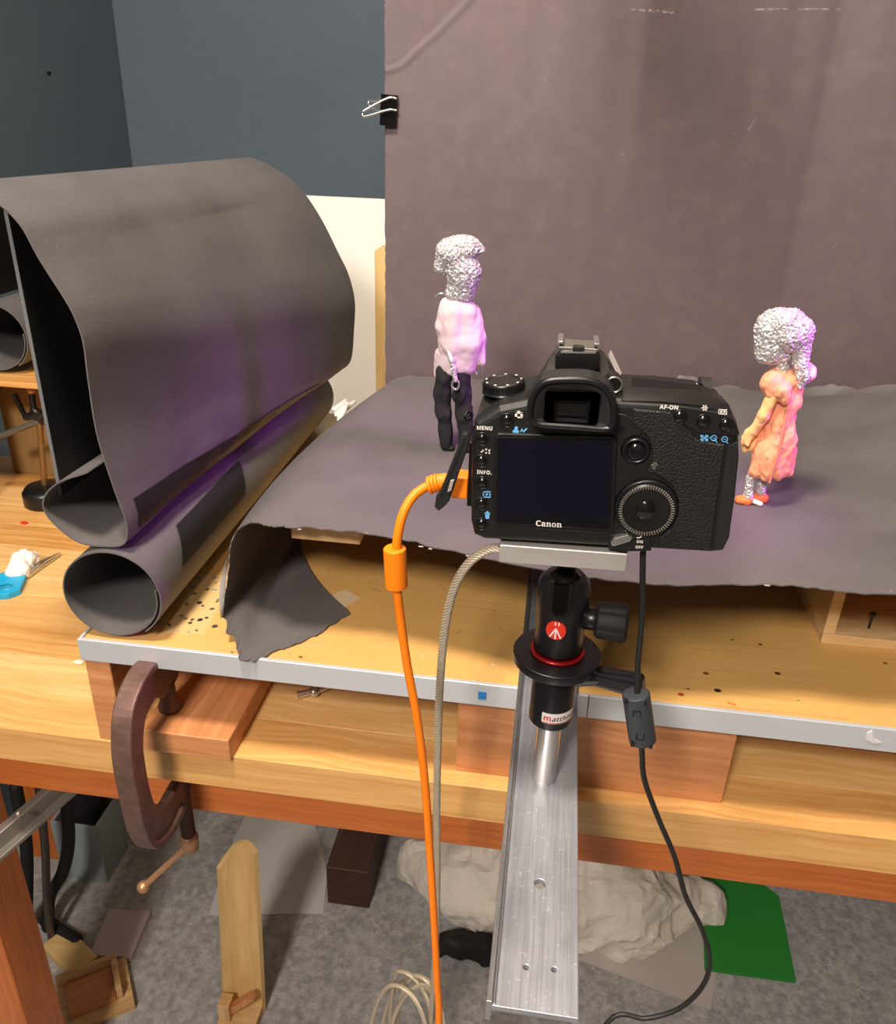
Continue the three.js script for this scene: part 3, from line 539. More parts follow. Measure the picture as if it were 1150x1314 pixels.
{
  const base = at(962, 646, 'y', PY), z = base.z, b = (x, y, dz = 0) => { const p = at(x, y, 'z', z); p.z += dz * 0.87; return p; }, blob = scaled(0.87);
  const t = thing('puppet', 'foil-headed girl puppet in an orange dress with a pink bow', 'puppet', [base.x, PY, z]);
  const head = part('head', facet(blob([[b(988, 424), b(988, 448), 0.0125, 0.011], [b(984, 418), b(982, 452), 0.0085, 0.008], [b(1000, 440), b(1003, 452), 0.0125, 0.009], [b(986, 455), b(1002, 456), 0.0075, 0.0065]], 0.008, 0.0013, crumple(0.0025, 270))), M.foil, t, 'crumpled silver foil head');
  part('hair', facet(blob([[b(990, 412), b(1015, 412), 0.0105, 0.0118], [b(1005, 416, 0.006), b(1022, 424, 0.004), 0.0125, 0.0135], [b(1012, 430, 0.01), b(1024, 438), 0.0095, 0.01], [b(1030, 424), b(1026, 446), 0.0105, 0.009], [b(982, 414), b(1000, 408), 0.0065, 0.008], [b(1002, 430, 0.012), b(1010, 440, 0.01), 0.007, 0.006]], 0.005, 0.0013, crumple(0.0026, 290))), M.foil, head, 'foil hair');
  part('ponytail', facet(blob([[b(1027, 446, 0.004), b(1026, 464, 0.007), 0.0085, 0.0058], [b(1026, 464, 0.007), b(1028, 478, 0.009), 0.0068, 0.006], [b(1028, 478, 0.009), b(1024, 492, 0.01), 0.0058, 0.0025]], 0.003, 0.0011, crumple(0.0026, 330))), M.foil, head, 'crinkled foil ponytail');
  part('neck', facet(blob([[b(1003, 460), b(1004, 476), 0.0062, 0.0068]], 0.003, 0.0012, crumple(0.0015, 300))), M.foil, t);
  const cloth = std({ color: 0xf0a27c, roughness: 0.85, bumpMap: clothBump, bumpScale: 0.0003 });
  const dress = part('dress', blob([
    [b(997, 484), b(1014, 488), 0.0098, 0.0105], [b(1003, 494), b(1012, 514), 0.0128, 0.0112], [b(1020, 494), b(1018, 514), 0.0075, 0.0075],
    [b(1008, 514), b(1003, 536), 0.0115, 0.0125], [b(1003, 536), b(996, 566), 0.0128, 0.0148], [b(996, 566), b(988, 598), 0.0148, 0.0145], [b(1006, 560), b(1002, 598), 0.0132, 0.012],
    [b(980, 570, 0.004), b(969, 603, 0.004), 0.009, 0.0075], [b(986, 580, 0.01), b(980, 606, 0.011), 0.0095, 0.006], [b(1008, 580), b(1008, 603), 0.009, 0.0065], [b(996, 590, 0.008), b(994, 606, 0.009), 0.008, 0.005]], 0.004, 0.0016, wrinkle(0.0026, 150)), cloth, t, 'soft orange cloth dress');
  part('sleeve', blob([[b(989, 487, 0.008), b(1000, 496, 0.012), 0.0098, 0.0098], [b(988, 497, 0.011), b(1003, 506, 0.013), 0.0062, 0.0058], [b(984, 490, 0.008), b(985, 500, 0.01), 0.0065, 0.005]], 0.005, 0.0016, wrinkle(0.0022, 150)), cloth, dress, 'puffed orange sleeve');
  part('hem_seam', tube([b(1006, 520, 0.013), b(1000, 545, 0.0165), b(994, 572, 0.0185), b(988, 590, 0.019), b(983, 610, 0.018)], 0.0012, 30, 7), cloth, dress);
  const skin = std({ color: 0xf2bd80, roughness: 0.85 });
  part('arm', blob([[b(988, 504, 0.012), b(977, 528, 0.012), 0.006, 0.0056], [b(977, 528, 0.012), b(964, 550, 0.008), 0.0054, 0.0046], [b(964, 550, 0.008), b(956, 560, 0.004), 0.005, 0.004], [b(958, 552, 0.006), b(953, 566, 0.004), 0.0032, 0.0026], [b(961, 556, 0.009), b(957, 566, 0.009), 0.0026, 0.002]], 0.0025, 0.0012, wrinkle(0.0008, 200)), skin, t, 'pale orange arm');
  part('arm', blob([[b(1000, 520, -0.006), b(980, 545, -0.006), 0.0055, 0.005], [b(980, 545, -0.006), b(966, 572, -0.003), 0.005, 0.0048], [b(968, 572, -0.003), b(958, 573, -0.002), 0.0054, 0.004], [b(962, 576, -0.001), b(956, 578, 0), 0.003, 0.0025]], 0.0025, 0.0012, wrinkle(0.0008, 200)), skin, t, 'pale orange arm');
  const bow = std({ color: 0xf2c0bc, roughness: 0.8 });
  part('bow', blob([[b(1029, 486), b(1042, 476, -0.003), 0.0042, 0.005], [b(1032, 489), b(1041, 482), 0.0035, 0.0045], [b(1030, 480, -0.004), b(1039, 473, -0.008), 0.003, 0.0045]], 0.004, 0.0012), bow, t, 'pink cloth bow');
  for (const [x0, y0, x1, y1, dz] of [[962, 612, 960, 636, 0.003], [979, 612, 978, 632, -0.004]]) part('leg', facet(blob([[b(x0, y0, dz), b(x1, y1, dz), 0.0038, 0.0046]], 0.003, 0.001, crumple(0.0018, 330))), M.foil, t, 'crumpled foil leg');
  const shoe = std({ color: 0xe87a40, roughness: 0.7 });
  const sh = (x0, x1, dz) => { const A = b(x0, 644, dz), B = b(x1, 644, dz); A.y = B.y = PY + 0.0045; return blob([[A, B, 0.0048, 0.0056]], 0.003, 0.001, wrinkle(0.001, 200)); };
  part('shoe', sh(947, 958, 0.004), shoe, t); part('shoe', sh(967, 980, -0.005), shoe, t);
  part('shoe_strap', (() => { const A = b(964, 643, 0.002); A.y = PY + 0.004; return blob([[A, A.clone().add(V(0.007, -0.001, 0.004)), 0.0026, 0.0026]], 0.002, 0.0008); })(), M.printWhite, t);
}
// ------------------------------------------------------------------ rail, head and camera
const RT = 0.987, RXL = -0.002, RXR = 0.0435;
{
  const zf = 0.283, zb = -0.42, t = thing('aluminium_rail', 'scratched aluminium angle rail jutting out from the platform under the camera', 'rail', [0.02, RT, 0.1]);
  const s = new THREE.Shape([new THREE.Vector2(RXL, -zf), new THREE.Vector2(RXR, -zf), new THREE.Vector2(RXR, -zb), new THREE.Vector2(RXL, -zb)]);
  const hole = (px, py, r) => { const p = at(px, py, 'y', RT); const h = new THREE.Path(); h.absarc(p.x, -p.z, r, 0, 7, true); s.holes.push(h); };
  hole(693, 1134, 0.0034); hole(675, 1241, 0.0015); hole(711, 1244, 0.0015); hole(697, 962, 0.0025);
  const g = new THREE.ExtrudeGeometry(s, { depth: 0.0032, bevelEnabled: true, bevelSize: 0.0005, bevelOffset: -0.0005, bevelThickness: 0.0005, bevelSegments: 2, curveSegments: 12 });
  g.rotateX(-Math.PI / 2); g.translate(0, RT - 0.0037, 0);
  part('rail_plate', boxUV(g, 'z'), (() => {
    const m = phy({ metalness: 0.55, roughness: 0.42 });
    m.map = tex(512, (u, v) => { const s1 = pn(u * 4, v * 200, 4, 200), c = pfbm(u, v, 5, 4), k = pn(u * 60, v * 60, 60, 60) > 0.9 ? 22 : 0; const q = 158 + 18 * s1 + 40 * (c - 0.5) + k; return [q, q + 1, q + 8]; }, 0.12);
    m.roughnessMap = tex(256, (u, v) => 120 + 135 * (0.5 * pn(u * 3, v * 120, 3, 120) + 0.5 * pfbm(u, v, 6, 3)), 0.12, false); m.roughness = 0.55; return m;
  })(), t);
  part('rail_flange', box(RXL - 0.003, RXL + 0.0002, RT - 0.0125, RT + 0.003, zb, zf, 0.0006, 'z'), M.alu, t, 'bright upturned edge');
  part('rail_fillet', cyl(V(RXL + 0.001, RT, zb), V(RXL + 0.001, RT, zf - 0.001), 0.0012, 0.0012, 12), M.alu, t);
  part('rail_flange', box(RXR - 0.003, RXR, RT - 0.0125, RT - 0.0038, zb, zf - 0.001, 0.0005, 'z'), M.alu, t);
}
const HX = 0.0195, HZ = 0.112;
{
  const t = thing('ball_head', 'black tripod ball head on a steel pin standing on the rail', 'tripod head', [HX, RT, HZ]);
  const c = y => V(HX, y, HZ);
  part('pin', lathe([[0, 0], [0.0085, 0], [0.0085, 0.055], [0.008, 0.08], [0, 0.08]], c(RT)), M.steel, t, 'polished steel pin');
  const slv = part('sleeve', lathe([[0, 0], [0.0135, 0], [0.0145, 0.0012], [0.0145, 0.048], [0, 0.048]], c(1.0405)), M.satin, t, 'black tube sleeve');
  // sticker
  { const cv = document.createElement('canvas'); cv.width = 256; cv.height = 96; const k = cv.getContext('2d'); k.fillStyle = '#e9e2da'; k.fillRect(0, 0, 256, 96);
    k.font = 'bold 62px sans-serif'; k.fillStyle = '#c5221c'; k.fillText('m', 8, 58); k.fillStyle = '#241c1a'; k.font = 'italic bold 50px sans-serif'; k.fillText('atthews', 64, 58);
    k.fillStyle = '#b9302a'; k.fillRect(0, 68, 256, 6); k.fillStyle = '#1a1718'; k.fillRect(0, 76, 256, 20); 
    const tx = new THREE.CanvasTexture(cv); tx.colorSpace = THREE.SRGBColorSpace;
    const g = new THREE.CylinderGeometry(0.01475, 0.01475, 0.0105, 24, 1, true, -0.42, 1.75); g.translate(HX, 1.0505, HZ);
    part('sticker', g, std({ map: tx, roughness: 0.4, side: THREE.DoubleSide }), slv, 'white sticker with red and black lettering'); }
  part('flange_disc', lathe([[0, 0], [0.0275, 0], [0.0285, 0.0012], [0.0285, 0.0062], [0.0278, 0.0072], [0, 0.0072]], c(1.0885), V(0, 1, 0), 64), M.satin, t, 'wide black disc');
  part('red_ring', lathe([[0, 0], [0.0172, 0], [0.0178, 0.0012], [0.0172, 0.0028], [0, 0.0028]], c(1.0958), V(0, 1, 0), 48), std({ color: 0x8e1016, roughness: 0.3, metalness: 0.4 }), t, 'dark red ring');
  const bd = part('head_body', lathe([[0, 0], [0.0158, 0], [0.016, 0.003], [0.0155, 0.02], [0.0168, 0.034], [0.0172, 0.042], [0.0158, 0.05], [0.0118, 0.0545], [0, 0.0545]], c(1.0987), V(0, 1, 0), 48), M.satin, t);
  // notch in the body for the ball neck: dark slot and ball
  part('ball', new THREE.SphereGeometry(0.0125, 32, 24).translate(HX, 1.1455, HZ), phy({ color: 0x2a241e, roughness: 0.12, metalness: 0.8 }), t, 'shiny dark ball');
  { const s = new THREE.Shape(); s.moveTo(-0.006, 0.016); s.lineTo(-0.006, 0.0); s.absarc(0, 0, 0.006, Math.PI, 2 * Math.PI, false); s.lineTo(0.006, 0.016); s.lineTo(0.0048, 0.016); s.lineTo(0.0048, 0); s.absarc(0, 0, 0.0048, 2 * Math.PI, Math.PI, true); s.lineTo(-0.0048, 0.016);
    const g = new THREE.ExtrudeGeometry(s, { depth: 0.003, bevelEnabled: true, bevelSize: 0.0006, bevelThickness: 0.0006 }); g.rotateX(-0.25); g.translate(HX - 0.002, 1.1385, HZ + 0.0155); part('slot_rim', g, M.gloss, bd);
    const d = new THREE.Shape(); d.moveTo(-0.0048, 0.014); d.lineTo(-0.0048, 0); d.absarc(0, 0, 0.0048, Math.PI, 2 * Math.PI, false); d.lineTo(0.0048, 0.014);
    const gg = new THREE.ExtrudeGeometry(d, { depth: 0.003, bevelEnabled: true, bevelSize: 0.0006, bevelThickness: 0.0012, bevelSegments: 3 }); gg.rotateX(-0.25); gg.translate(HX - 0.002, 1.1385, HZ + 0.0143); part('slot', gg, phy({ color: 0x1a1612, roughness: 0.14, metalness: 0.7 }), bd); }
  part('neck', lathe([[0, 0], [0.0065, 0], [0.006, 0.008], [0.0125, 0.0125], [0.0125, 0.0155], [0, 0.0155]], c(1.1525)), M.satin, t);
  { // badge: red disc with a white mark
    const n = V(-0.17, 0.12, 0.98).normalize(), p = c(1.1205).add(n.clone().multiplyScalar(0.0166)), q = new THREE.Quaternion().setFromUnitVectors(V(0, 0, 1), n);
    const put = (g, o = 0) => { g.translate(0, 0, o); g.applyQuaternion(q); g.translate(p.x, p.y, p.z); return g; };
    const disc = new THREE.CylinderGeometry(0.0062, 0.0064, 0.0022, 32); disc.rotateX(Math.PI / 2);
    const b = part('badge', put(disc), M.red, t, 'round red badge with a white arrow mark');
    const bar = (x0, y0, x1, y1, w) => { const g = new THREE.BoxGeometry(Math.hypot(x1 - x0, y1 - y0), w, 0.0004); g.rotateZ(Math.atan2(y1 - y0, x1 - x0)); g.translate((x0 + x1) / 2, (y0 + y1) / 2, 0); return g; };
    part('badge_mark', put(merge([bar(0, 0.0012, 0, -0.0058, 0.0009), bar(0, 0.0014, -0.0035, -0.0048, 0.0009), bar(0, 0.0014, 0.0035, -0.0048, 0.0009), bar(-0.0006, 0.0036, -0.0006, 0.0056, 0.0008), bar(0.0016, 0.0036, 0.0016, 0.0056, 0.0008)]), 0.0012), M.printWhite, b);
  }
  { // friction knob on the right
    const a = V(HX + 0.013, 1.1245, HZ + 0.002), dir = V(1, -0.02, 0.05).normalize();
    part('knob_stem', lathe([[0, 0], [0.0072, 0], [0.0072, 0.008], [0.0058, 0.0085], [0, 0.0085]], a, dir), M.satin, t);
    const k = lathe([[0, 0], [0.0098, 0], [0.0118, 0.0015], [0.0125, 0.01], [0.0128, 0.017], [0.0115, 0.0195], [0, 0.0195]], a.clone().addScaledVector(dir, 0.0085), dir, 60);
    const o = a.clone(), ps = k.attributes.position; for (let i = 0; i < ps.count; i++) { const p = V(ps.getX(i), ps.getY(i), ps.getZ(i)).sub(o), l = p.dot(dir), r = p.clone().addScaledVector(dir, -l), an = Math.atan2(r.y, r.z); r.multiplyScalar(1 - 0.07 * Math.pow(Math.max(0, Math.cos(an * 6)), 3)); r.addScaledVector(dir, l).add(o); ps.setXYZ(i, r.x, r.y, r.z); } k.computeVertexNormals();
    part('knob', k, M.rubber, t, 'fluted black rubber knob');
  }
  { // locking lever
    const a = V(HX + 0.013, 1.0795, HZ + 0.004), A = at(770, 868, 'z', 0.12), B = at(798, 878, 'z', 0.126);
    part('lever_boss', cyl(a, V(A.x, A.y, A.z), 0.0062, 0.0058), M.satin, t);
    const up = V(A.x, A.y, A.z), e = V(B.x + 0.003, B.y + 0.003, B.z + 0.002);
    const ax = e.clone().sub(up), L = ax.length(), g = new RoundedBoxGeometry(L + 0.022, 0.014, 0.011, 3, 0.0035);
    const ps = g.attributes.position; for (let i = 0; i < ps.count; i++) { const f = (ps.getX(i) / (L + 0.022)) + 0.5; ps.setY(i, ps.getY(i) * (0.75 + 0.4 * f)); } g.computeVertexNormals();
    g.applyQuaternion(new THREE.Quaternion().setFromUnitVectors(V(1, 0, 0), ax.normalize())); const m = up.clone().add(e).multiplyScalar(0.5); g.translate(m.x, m.y, m.z);
    part('lever', g, M.satin, t, 'black plastic locking lever');
  }
}
{
  const a = at(641, 699, 'z', 0.145), b = at(807, 711, 'z', 0.145), w = b.x - a.x;
  const g = new RoundedBoxGeometry(w, 0.0118, 0.05, 2, 0.0012); g.rotateZ(0.022); g.translate((a.x + b.x) / 2, (a.y + b.y) / 2 - 0.0058, 0.12);
  solo('mounting_plate', boxUV(g, 'x'), std({ color: 0xd6d0c8, metalness: 0.6, roughness: 0.5, roughnessMap: M.alu.roughnessMap }), 'flat aluminium plate between the camera and the ball head', 'plate');
}
// ------------------------------------------------------------------ the camera on the head
const font = await new FontLoader().loadAsync('fonts/droid/droid_sans_bold.typeface.json');
const fontS = await new FontLoader().loadAsync('fonts/droid/droid_serif_bold.typeface.json');
{
  const ZB = 0.147, q = (x, y, z = ZB) => at(x, y, 'z', z);
  const t = thing('digital_camera', 'black digital single-lens reflex camera seen from behind on the ball head', 'camera', [0.03, 1.19, 0.12]);
  const S = (px, z, sm) => pxShape(px, z, sm);
  const body = part('body', boxUV(extr(S([[608, 688], [604, 672], [603.5, 610], [604, 560], [609, 541], [640, 522], [690, 512], [790, 512], [850, 515], [905, 521], [936, 534], [949, 554], [950, 590], [945, 640], [938, 688], [935, 698], [930, 705.5], [922, 710], [912, 711], [880, 709], [760, 702], [680, 697], [622, 694]], ZB), ZB, 0.05, 0.0045, 4)), M.bodyBlack, t);
  // left shoulder, sloping up to the dial
  { const A = q(606, 548), B = q(690, 535), C = q(700, 505, 0.125), D = q(622, 508, 0.125), pts = [];
    for (const z of [0, -0.028]) for (const p of [A, B, C, D]) pts.push(V(p.x, p.y - (z ? 0.001 : 0), p.z + z - 0.002)); for (const p of [A, B]) pts.push(V(p.x, p.y - 0.02, p.z - 0.004), V(p.x, p.y - 0.02, p.z - 0.04));
    part('shoulder', toCreasedNormals(new ConvexGeometry(pts), 0.9), M.bodyBlack, body); }
  // pentaprism hump
  { const pts = []; const add = (x, y, z) => pts.push(q(x, y, z));
    for (const z of [0.142, 0.095]) { add(668, 520, z); add(806, 524, z); }
    add(690, 486, 0.14); add(790, 490, 0.14); add(700, 476, 0.135); add(782, 479, 0.135);
    add(706, 456, 0.118); add(779, 458, 0.118); add(712, 449, 0.108); add(774, 450, 0.108); add(720, 447, 0.09); add(770, 448, 0.09);
    add(684, 492, 0.12); add(799, 492, 0.12); add(690, 490, 0.09); add(797, 495, 0.09);
    part('prism_housing', toCreasedNormals(new ConvexGeometry(pts), 0.75), M.bodyBlack, body); }
  // right deck with the top display
  { const A = q(800, 512), B = q(942, 540), pts = [];
    for (const [x, y, z] of [[797, 514, 0.146], [850, 515, 0.146], [905, 521, 0.146], [940, 537, 0.144], [949, 556, 0.14], [797, 497, 0.135], [890, 503, 0.135], [935, 518, 0.133], [797, 492, 0.11], [885, 497, 0.11], [925, 507, 0.108], [945, 540, 0.11], [797, 540, 0.14], [940, 575, 0.14], [797, 520, 0.1], [930, 540, 0.1]]) pts.push(q(x, y, z));
    part('grip_deck', toCreasedNormals(new ConvexGeometry(pts), 0.7), M.bodyBlack, body);
    const c0 = q(810, 497, 0.131), c1 = q(905, 503, 0.131);
    const dp = new RoundedBoxGeometry(0.038, 0.0012, 0.014, 2, 0.0005); dp.rotateX(0.2); dp.rotateZ(-0.05); dp.translate((c0.x + c1.x) / 2, (c0.y + c1.y) / 2 - 0.0012, 0.124);
    part('top_display', dp, M.gloss, body);
    const w = q(905, 497, 0.1); const wheel = new THREE.CylinderGeometry(0.009, 0.009, 0.006, 36); wheel.rotateZ(Math.PI / 2); wheel.translate(w.x, w.y - 0.004, 0.098); part('command_wheel', wheel, M.rubber, body);
    for (const [x, y] of [[828, 491], [852, 492], [876, 493], [896, 494]]) { const p = q(x, y, 0.106); part('top_button', new THREE.SphereGeometry(0.0018, 12, 8).scale(1.4, 0.6, 1).translate(p.x, p.y + 0.0005, 0.106), M.gloss, body); }
  }
  // lens in front
  { const lc = q(742, 600, 0.095); lc.z = 0.097; const ln = part('lens', lathe([[0, 0], [0.033, 0], [0.034, 0.003], [0.034, 0.014], [0.032, 0.016], [0.035, 0.018], [0.035, 0.036], [0.033, 0.04], [0.028, 0.04], [0.026, 0.032], [0, 0.03]], lc, V(0, 0, -1), 48), M.satin, t);
    part('front_glass', lathe([[0, 0.0005], [0.014, 0], [0.0255, -0.003]], V(lc.x, lc.y, lc.z - 0.037), V(0, 0, -1), 32), M.gloss, ln);
    part('grip', boxUV(extr(S([[905, 540], [940, 545], [945, 600], [934, 695], [905, 700], [898, 620]], 0.1), 0.1, 0.03, 0.006, 3)), M.rubber, body); }
  // hot shoe
  { const hs = part('hot_shoe', extr(S([[713, 456], [719, 450], [766, 451], [771, 457], [769, 473], [764, 478], [717, 477], [712, 471]], 0.137), 0.137, 0.022, 0.0012), M.satin, t);
    const A = q(714, 453, 0.131), B = q(769, 454, 0.131), w = B.x - A.x, mx = (A.x + B.x) / 2, my = q(719, 450, 0.137).y + 0.0006;
    const pl = new RoundedBoxGeometry(w * 0.98, 0.0014, 0.018, 1, 0.0004); pl.translate(mx, my, 0.125); part('shoe_plate', pl, std({ color: 0x8d8880, metalness: 0.8, roughness: 0.4 }), hs);
    for (const s of [-1, 1]) { const r = new RoundedBoxGeometry(w * 0.13, 0.0016, 0.018, 1, 0.0004); r.translate(mx + s * w * 0.42, my + 0.0028, 0.125); const r2 = new RoundedBoxGeometry(w * 0.05, 0.003, 0.018, 1, 0.0004); r2.translate(mx + s * w * 0.465, my + 0.0012, 0.125); part('shoe_rail', merge([r, r2]), M.steel, hs, 'bright metal rail'); }
    const k = new RoundedBoxGeometry(w * 0.26, 0.0026, 0.004, 1, 0.0006); k.translate(mx, my + 0.0008, 0.1345); part('shoe_contact', k, M.rubber, hs); }
  // eyecup
  { const z = 0.1605, outer = [[675.5, 537], [676.5, 518], [683, 499], [697, 486], [722, 483], [756, 484], [777, 492], [789, 509], [793, 530], [790, 549], [780, 555], [740, 552], [697, 549], [683, 546]];
    const oc = spline(outer.map(p => q(...p, z)), true).getSpacedPoints(88).slice(0, -1), ctr = q(734, 525, z), hw = q(770, 525, z).x - ctr.x, hh = ctr.y - q(734, 548, z).y;
    const ic = oc.map(p => { const a = Math.atan2((p.y - ctr.y) / hh, (p.x - ctr.x) / hw), c = Math.cos(a), n = Math.sin(a), k = Math.pow(Math.pow(Math.abs(c), 7) + Math.pow(Math.abs(n), 7), -1 / 7); return V(ctr.x + hw * c * k, ctr.y + hh * n * k, z); });
    const rows = [[0, z - 0.0135], [0, z - 0.0022], [0.06, z - 0.0006], [0.2, z], [0.62, z - 0.0006], [0.92, z - 0.0012], [1, z - 0.002], [1, z - 0.006]];
    const eGeo = (() => { const N = oc.length, pos = [], idx = []; rows.forEach(([f, zz]) => oc.forEach((p, i) => { const w = p.clone().lerp(ic[i], f); pos.push(w.x, w.y, zz); })); for (let r = 0; r < rows.length - 1; r++) for (let i = 0; i < N; i++) { const a = r * N + i, b = r * N + (i + 1) % N, c = a + N, d = b + N; idx.push(a, b, c, b, d, c); } const g = new THREE.BufferGeometry(); g.setAttribute('position', new THREE.Float32BufferAttribute(pos, 3)); g.setIndex(idx); g.computeVertexNormals(); const nn = g.attributes.normal; if (nn.getZ(3 * N) < 0) { g.setIndex(idx.map((_, k) => idx[k - k % 3 + (k % 3 === 0 ? 0 : 3 - k % 3)])); g.computeVertexNormals(); } return toCreasedNormals(g, 0.7); })();
    const eg = part('eyecup', eGeo, M.rubber, t, 'soft black rubber eyecup');
    part('eyecup_lip', (() => { const pts = outer.map(p => q(p[0] + (735 - p[0]) * 0.09, p[1] + (518 - p[1]) * 0.12, z + 0.0006)); const c = spline(pts, true); return new THREE.TubeGeometry(c, 90, 0.0016, 8, true); })(), M.satin, eg);
    const o4 = [[696, 502], [773, 503], [770, 550], [697, 546]].map(p => q(...p, z - 0.0035)), m4 = [[711, 512.5], [758, 513.5], [755, 543], [711, 540.5]].map(p => q(...p, z - 0.0035)), i4 = [[715, 516], [754, 517], [751, 538], [715, 536]].map(p => q(...p, z - 0.0065));
    const ff = []; for (const [a4, b4] of [[o4, m4], [m4, i4]]) for (let k = 0; k < 4; k++) { const n = (k + 1) % 4; ff.push(sheet((u, v) => lerp3(lerp3(a4[k], a4[n], u), lerp3(b4[k], b4[n], u), v), 6, 3, 0.0006)); }
    const fr = part('viewfinder_frame', merge(ff), M.bodyBlack, t);
    part('viewfinder_glass', extr(S([[712, 513], [757, 514], [754, 542], [712, 540]], z - 0.0068), z - 0.0068, 0.001), M.gloss, fr); }
  // mode dial
  { const c = q(646.5, 492, 0.122), dir = V(-0.1, 1, 0.04).normalize(), prof = [[0, 0], [0.0122, 0], [0.0122, 0.0004], [0.0112, 0.0016], [0.0112, 0.0052], [0.0106, 0.0062], [0.0088, 0.0062], [0.0086, 0.0056], [0, 0.0056]];
    const d = part('mode_dial', lathe(prof, c.clone().addScaledVector(dir, -0.0042), dir, 60), M.satin, t, 'knurled black mode dial');
    const ribs = []; for (let i = 0; i < 44; i++) { const a = i / 44 * Math.PI * 2; const g = new THREE.BoxGeometry(0.0006, 0.0034, 0.0009); g.translate(0, 0.0034, 0.0113); g.rotateY(a); ribs.push(g); }
    const rg = merge(ribs); rg.applyQuaternion(new THREE.Quaternion().setFromUnitVectors(V(0, 1, 0), dir)); const o = c.clone().addScaledVector(dir, -0.0042); rg.translate(o.x, o.y, o.z); part('knurling', rg, M.satin, d).userData.kind = 'stuff';
    const mk = []; for (let i = 0; i < 9; i++) { const a = i / 9 * Math.PI * 2 + 0.3; const g = new THREE.BoxGeometry(0.0013, 0.0002, 0.0009); g.translate(0, 0.0064, 0.0097); g.rotateY(a); mk.push(g); } const mg = merge(mk); mg.applyQuaternion(new THREE.Quaternion().setFromUnitVectors(V(0, 1, 0), dir)); mg.translate(o.x, o.y, o.z); part('dial_marks', mg, M.printWhite, d); }
  // rear display
  { const z = ZB + 0.0016; const fr = part('display_frame', extr(S([[634, 560], [639, 556], [786, 560], [792, 566], [788, 682], [783, 686], [638, 676], [632, 670]], z), z, 0.0026, 0.0006), M.satin, t);
    part('display_glass', extr(S([[638, 561], [787, 565], [783, 680], [637, 671]], z + 0.0004), z + 0.0004, 0.0006, 0.0002), phy({ color: 0x0b0a12, roughness: 0.1, clearcoat: 0.3 }), fr);
    part('display_panel', extr(S([[643, 565], [783, 569], [780, 664], [642, 657]], z + 0.0006), z + 0.0006, 0.0003), phy({ color: 0x0c0a1c, roughness: 0.12 }), fr, 'dark unlit screen'); }
  const dot = (x, y, rpx, z, dome = 0.45) => { const p = q(x, y, z), r = rpx * 0.000415; return new THREE.SphereGeometry(r, 24, 14).scale(1, 1, dome).translate(p.x, p.y, z); };
  const ringAt = (x, y, rpx, tpx, z) => { const p = q(x, y, z); return new THREE.TorusGeometry(rpx * 0.000415, tpx * 0.000415, 8, 40).translate(p.x, p.y, z); };
  for (const [x, y, r] of [[619, 563, 6.2], [618, 591, 6.2], [619, 619, 6.2], [618, 646, 6.2], [618, 672, 6.2], [650.5, 539, 6.5]]) {
    const b = part('button', dot(x, y, r, ZB + 0.0006, 0.55), M.gloss, t); part('button_rim', ringAt(x, y + 0.6, r + 2.4, 1.0, ZB + 0.0001), M.satin, b);
  }
  for (const [x, y] of [[873, 535], [903, 540.5], [932, 545.5]]) { const b = part('button', dot(x, y, 7.2, ZB + 0.0016, 0.5), M.gloss, t); part('button_rim', ringAt(x, y, 8.4, 1.1, ZB + 0.0008), M.satin, b); }
  // raised pod of the three buttons
  part('button_pod', extr(S([[862, 524], [880, 522], [930, 532], [944, 542], [946, 556], [938, 560], [898, 556], [880, 546], [862, 541]], ZB + 0.0008, 60), ZB + 0.0008, 0.003, 0.0008, 3), M.bodyBlack, t);
  // thumb leather
  const leather = std({ color: 0x121110, roughness: 0.55, bumpMap: tex(512, (u, v) => { let d = 9, fx = u * 40, fy = v * 40; const xi = Math.floor(fx), yi = Math.floor(fy); for (let i = -1; i < 2; i++) for (let j = -1; j < 2; j++) { const cx = (xi + i + 40) % 40, cy = (yi + j + 40) % 40; const dx = xi + i + hash(cx, cy) - fx, dy = yi + j + hash(cx + 91, cy + 17) - fy; d = Math.min(d, dx * dx + dy * dy); } return 255 * (1 - Math.min(1, Math.sqrt(d) * 1.1)); }, 0.05, false), bumpScale: 0.0003 });
  part('thumb_leather', boxUV(extr(S([[812, 525], [861, 529], [872, 541], [880, 548], [892, 562], [902, 567], [931, 571], [927, 600], [921, 640], [913, 706], [845, 703], [847, 690], [862, 678], [870, 662], [871, 644], [861, 622], [846, 611], [830, 606], [836, 594], [838, 582], [833, 563], [822, 552], [812, 545]], ZB + 0.0012), ZB + 0.0012, 0.003, 0.0009, 3)), leather, t, 'pebbled black leatherette');
  part('card_door', extr(S([[934, 572], [948, 566], [946, 610], [936, 690], [928, 706], [917, 707], [925, 640], [931, 600]], ZB + 0.0004), ZB + 0.0004, 0.002, 0.0006), M.rubber, t);
  { const j = part('joystick_bezel', lathe([[0, 0], [0.0078, 0], [0.0068, 0.002], [0.0058, 0.0024], [0.0052, 0.001], [0, 0.001]], q(816, 577.5), V(0, 0, 1)), M.satin, t);
    part('joystick', lathe([[0, 0], [0.0044, 0], [0.0046, 0.0022], [0.0038, 0.0036], [0.003, 0.0033], [0, 0.0031]], q(816, 577.5, ZB + 0.0008), V(0, 0, 1)), M.gloss, j); }
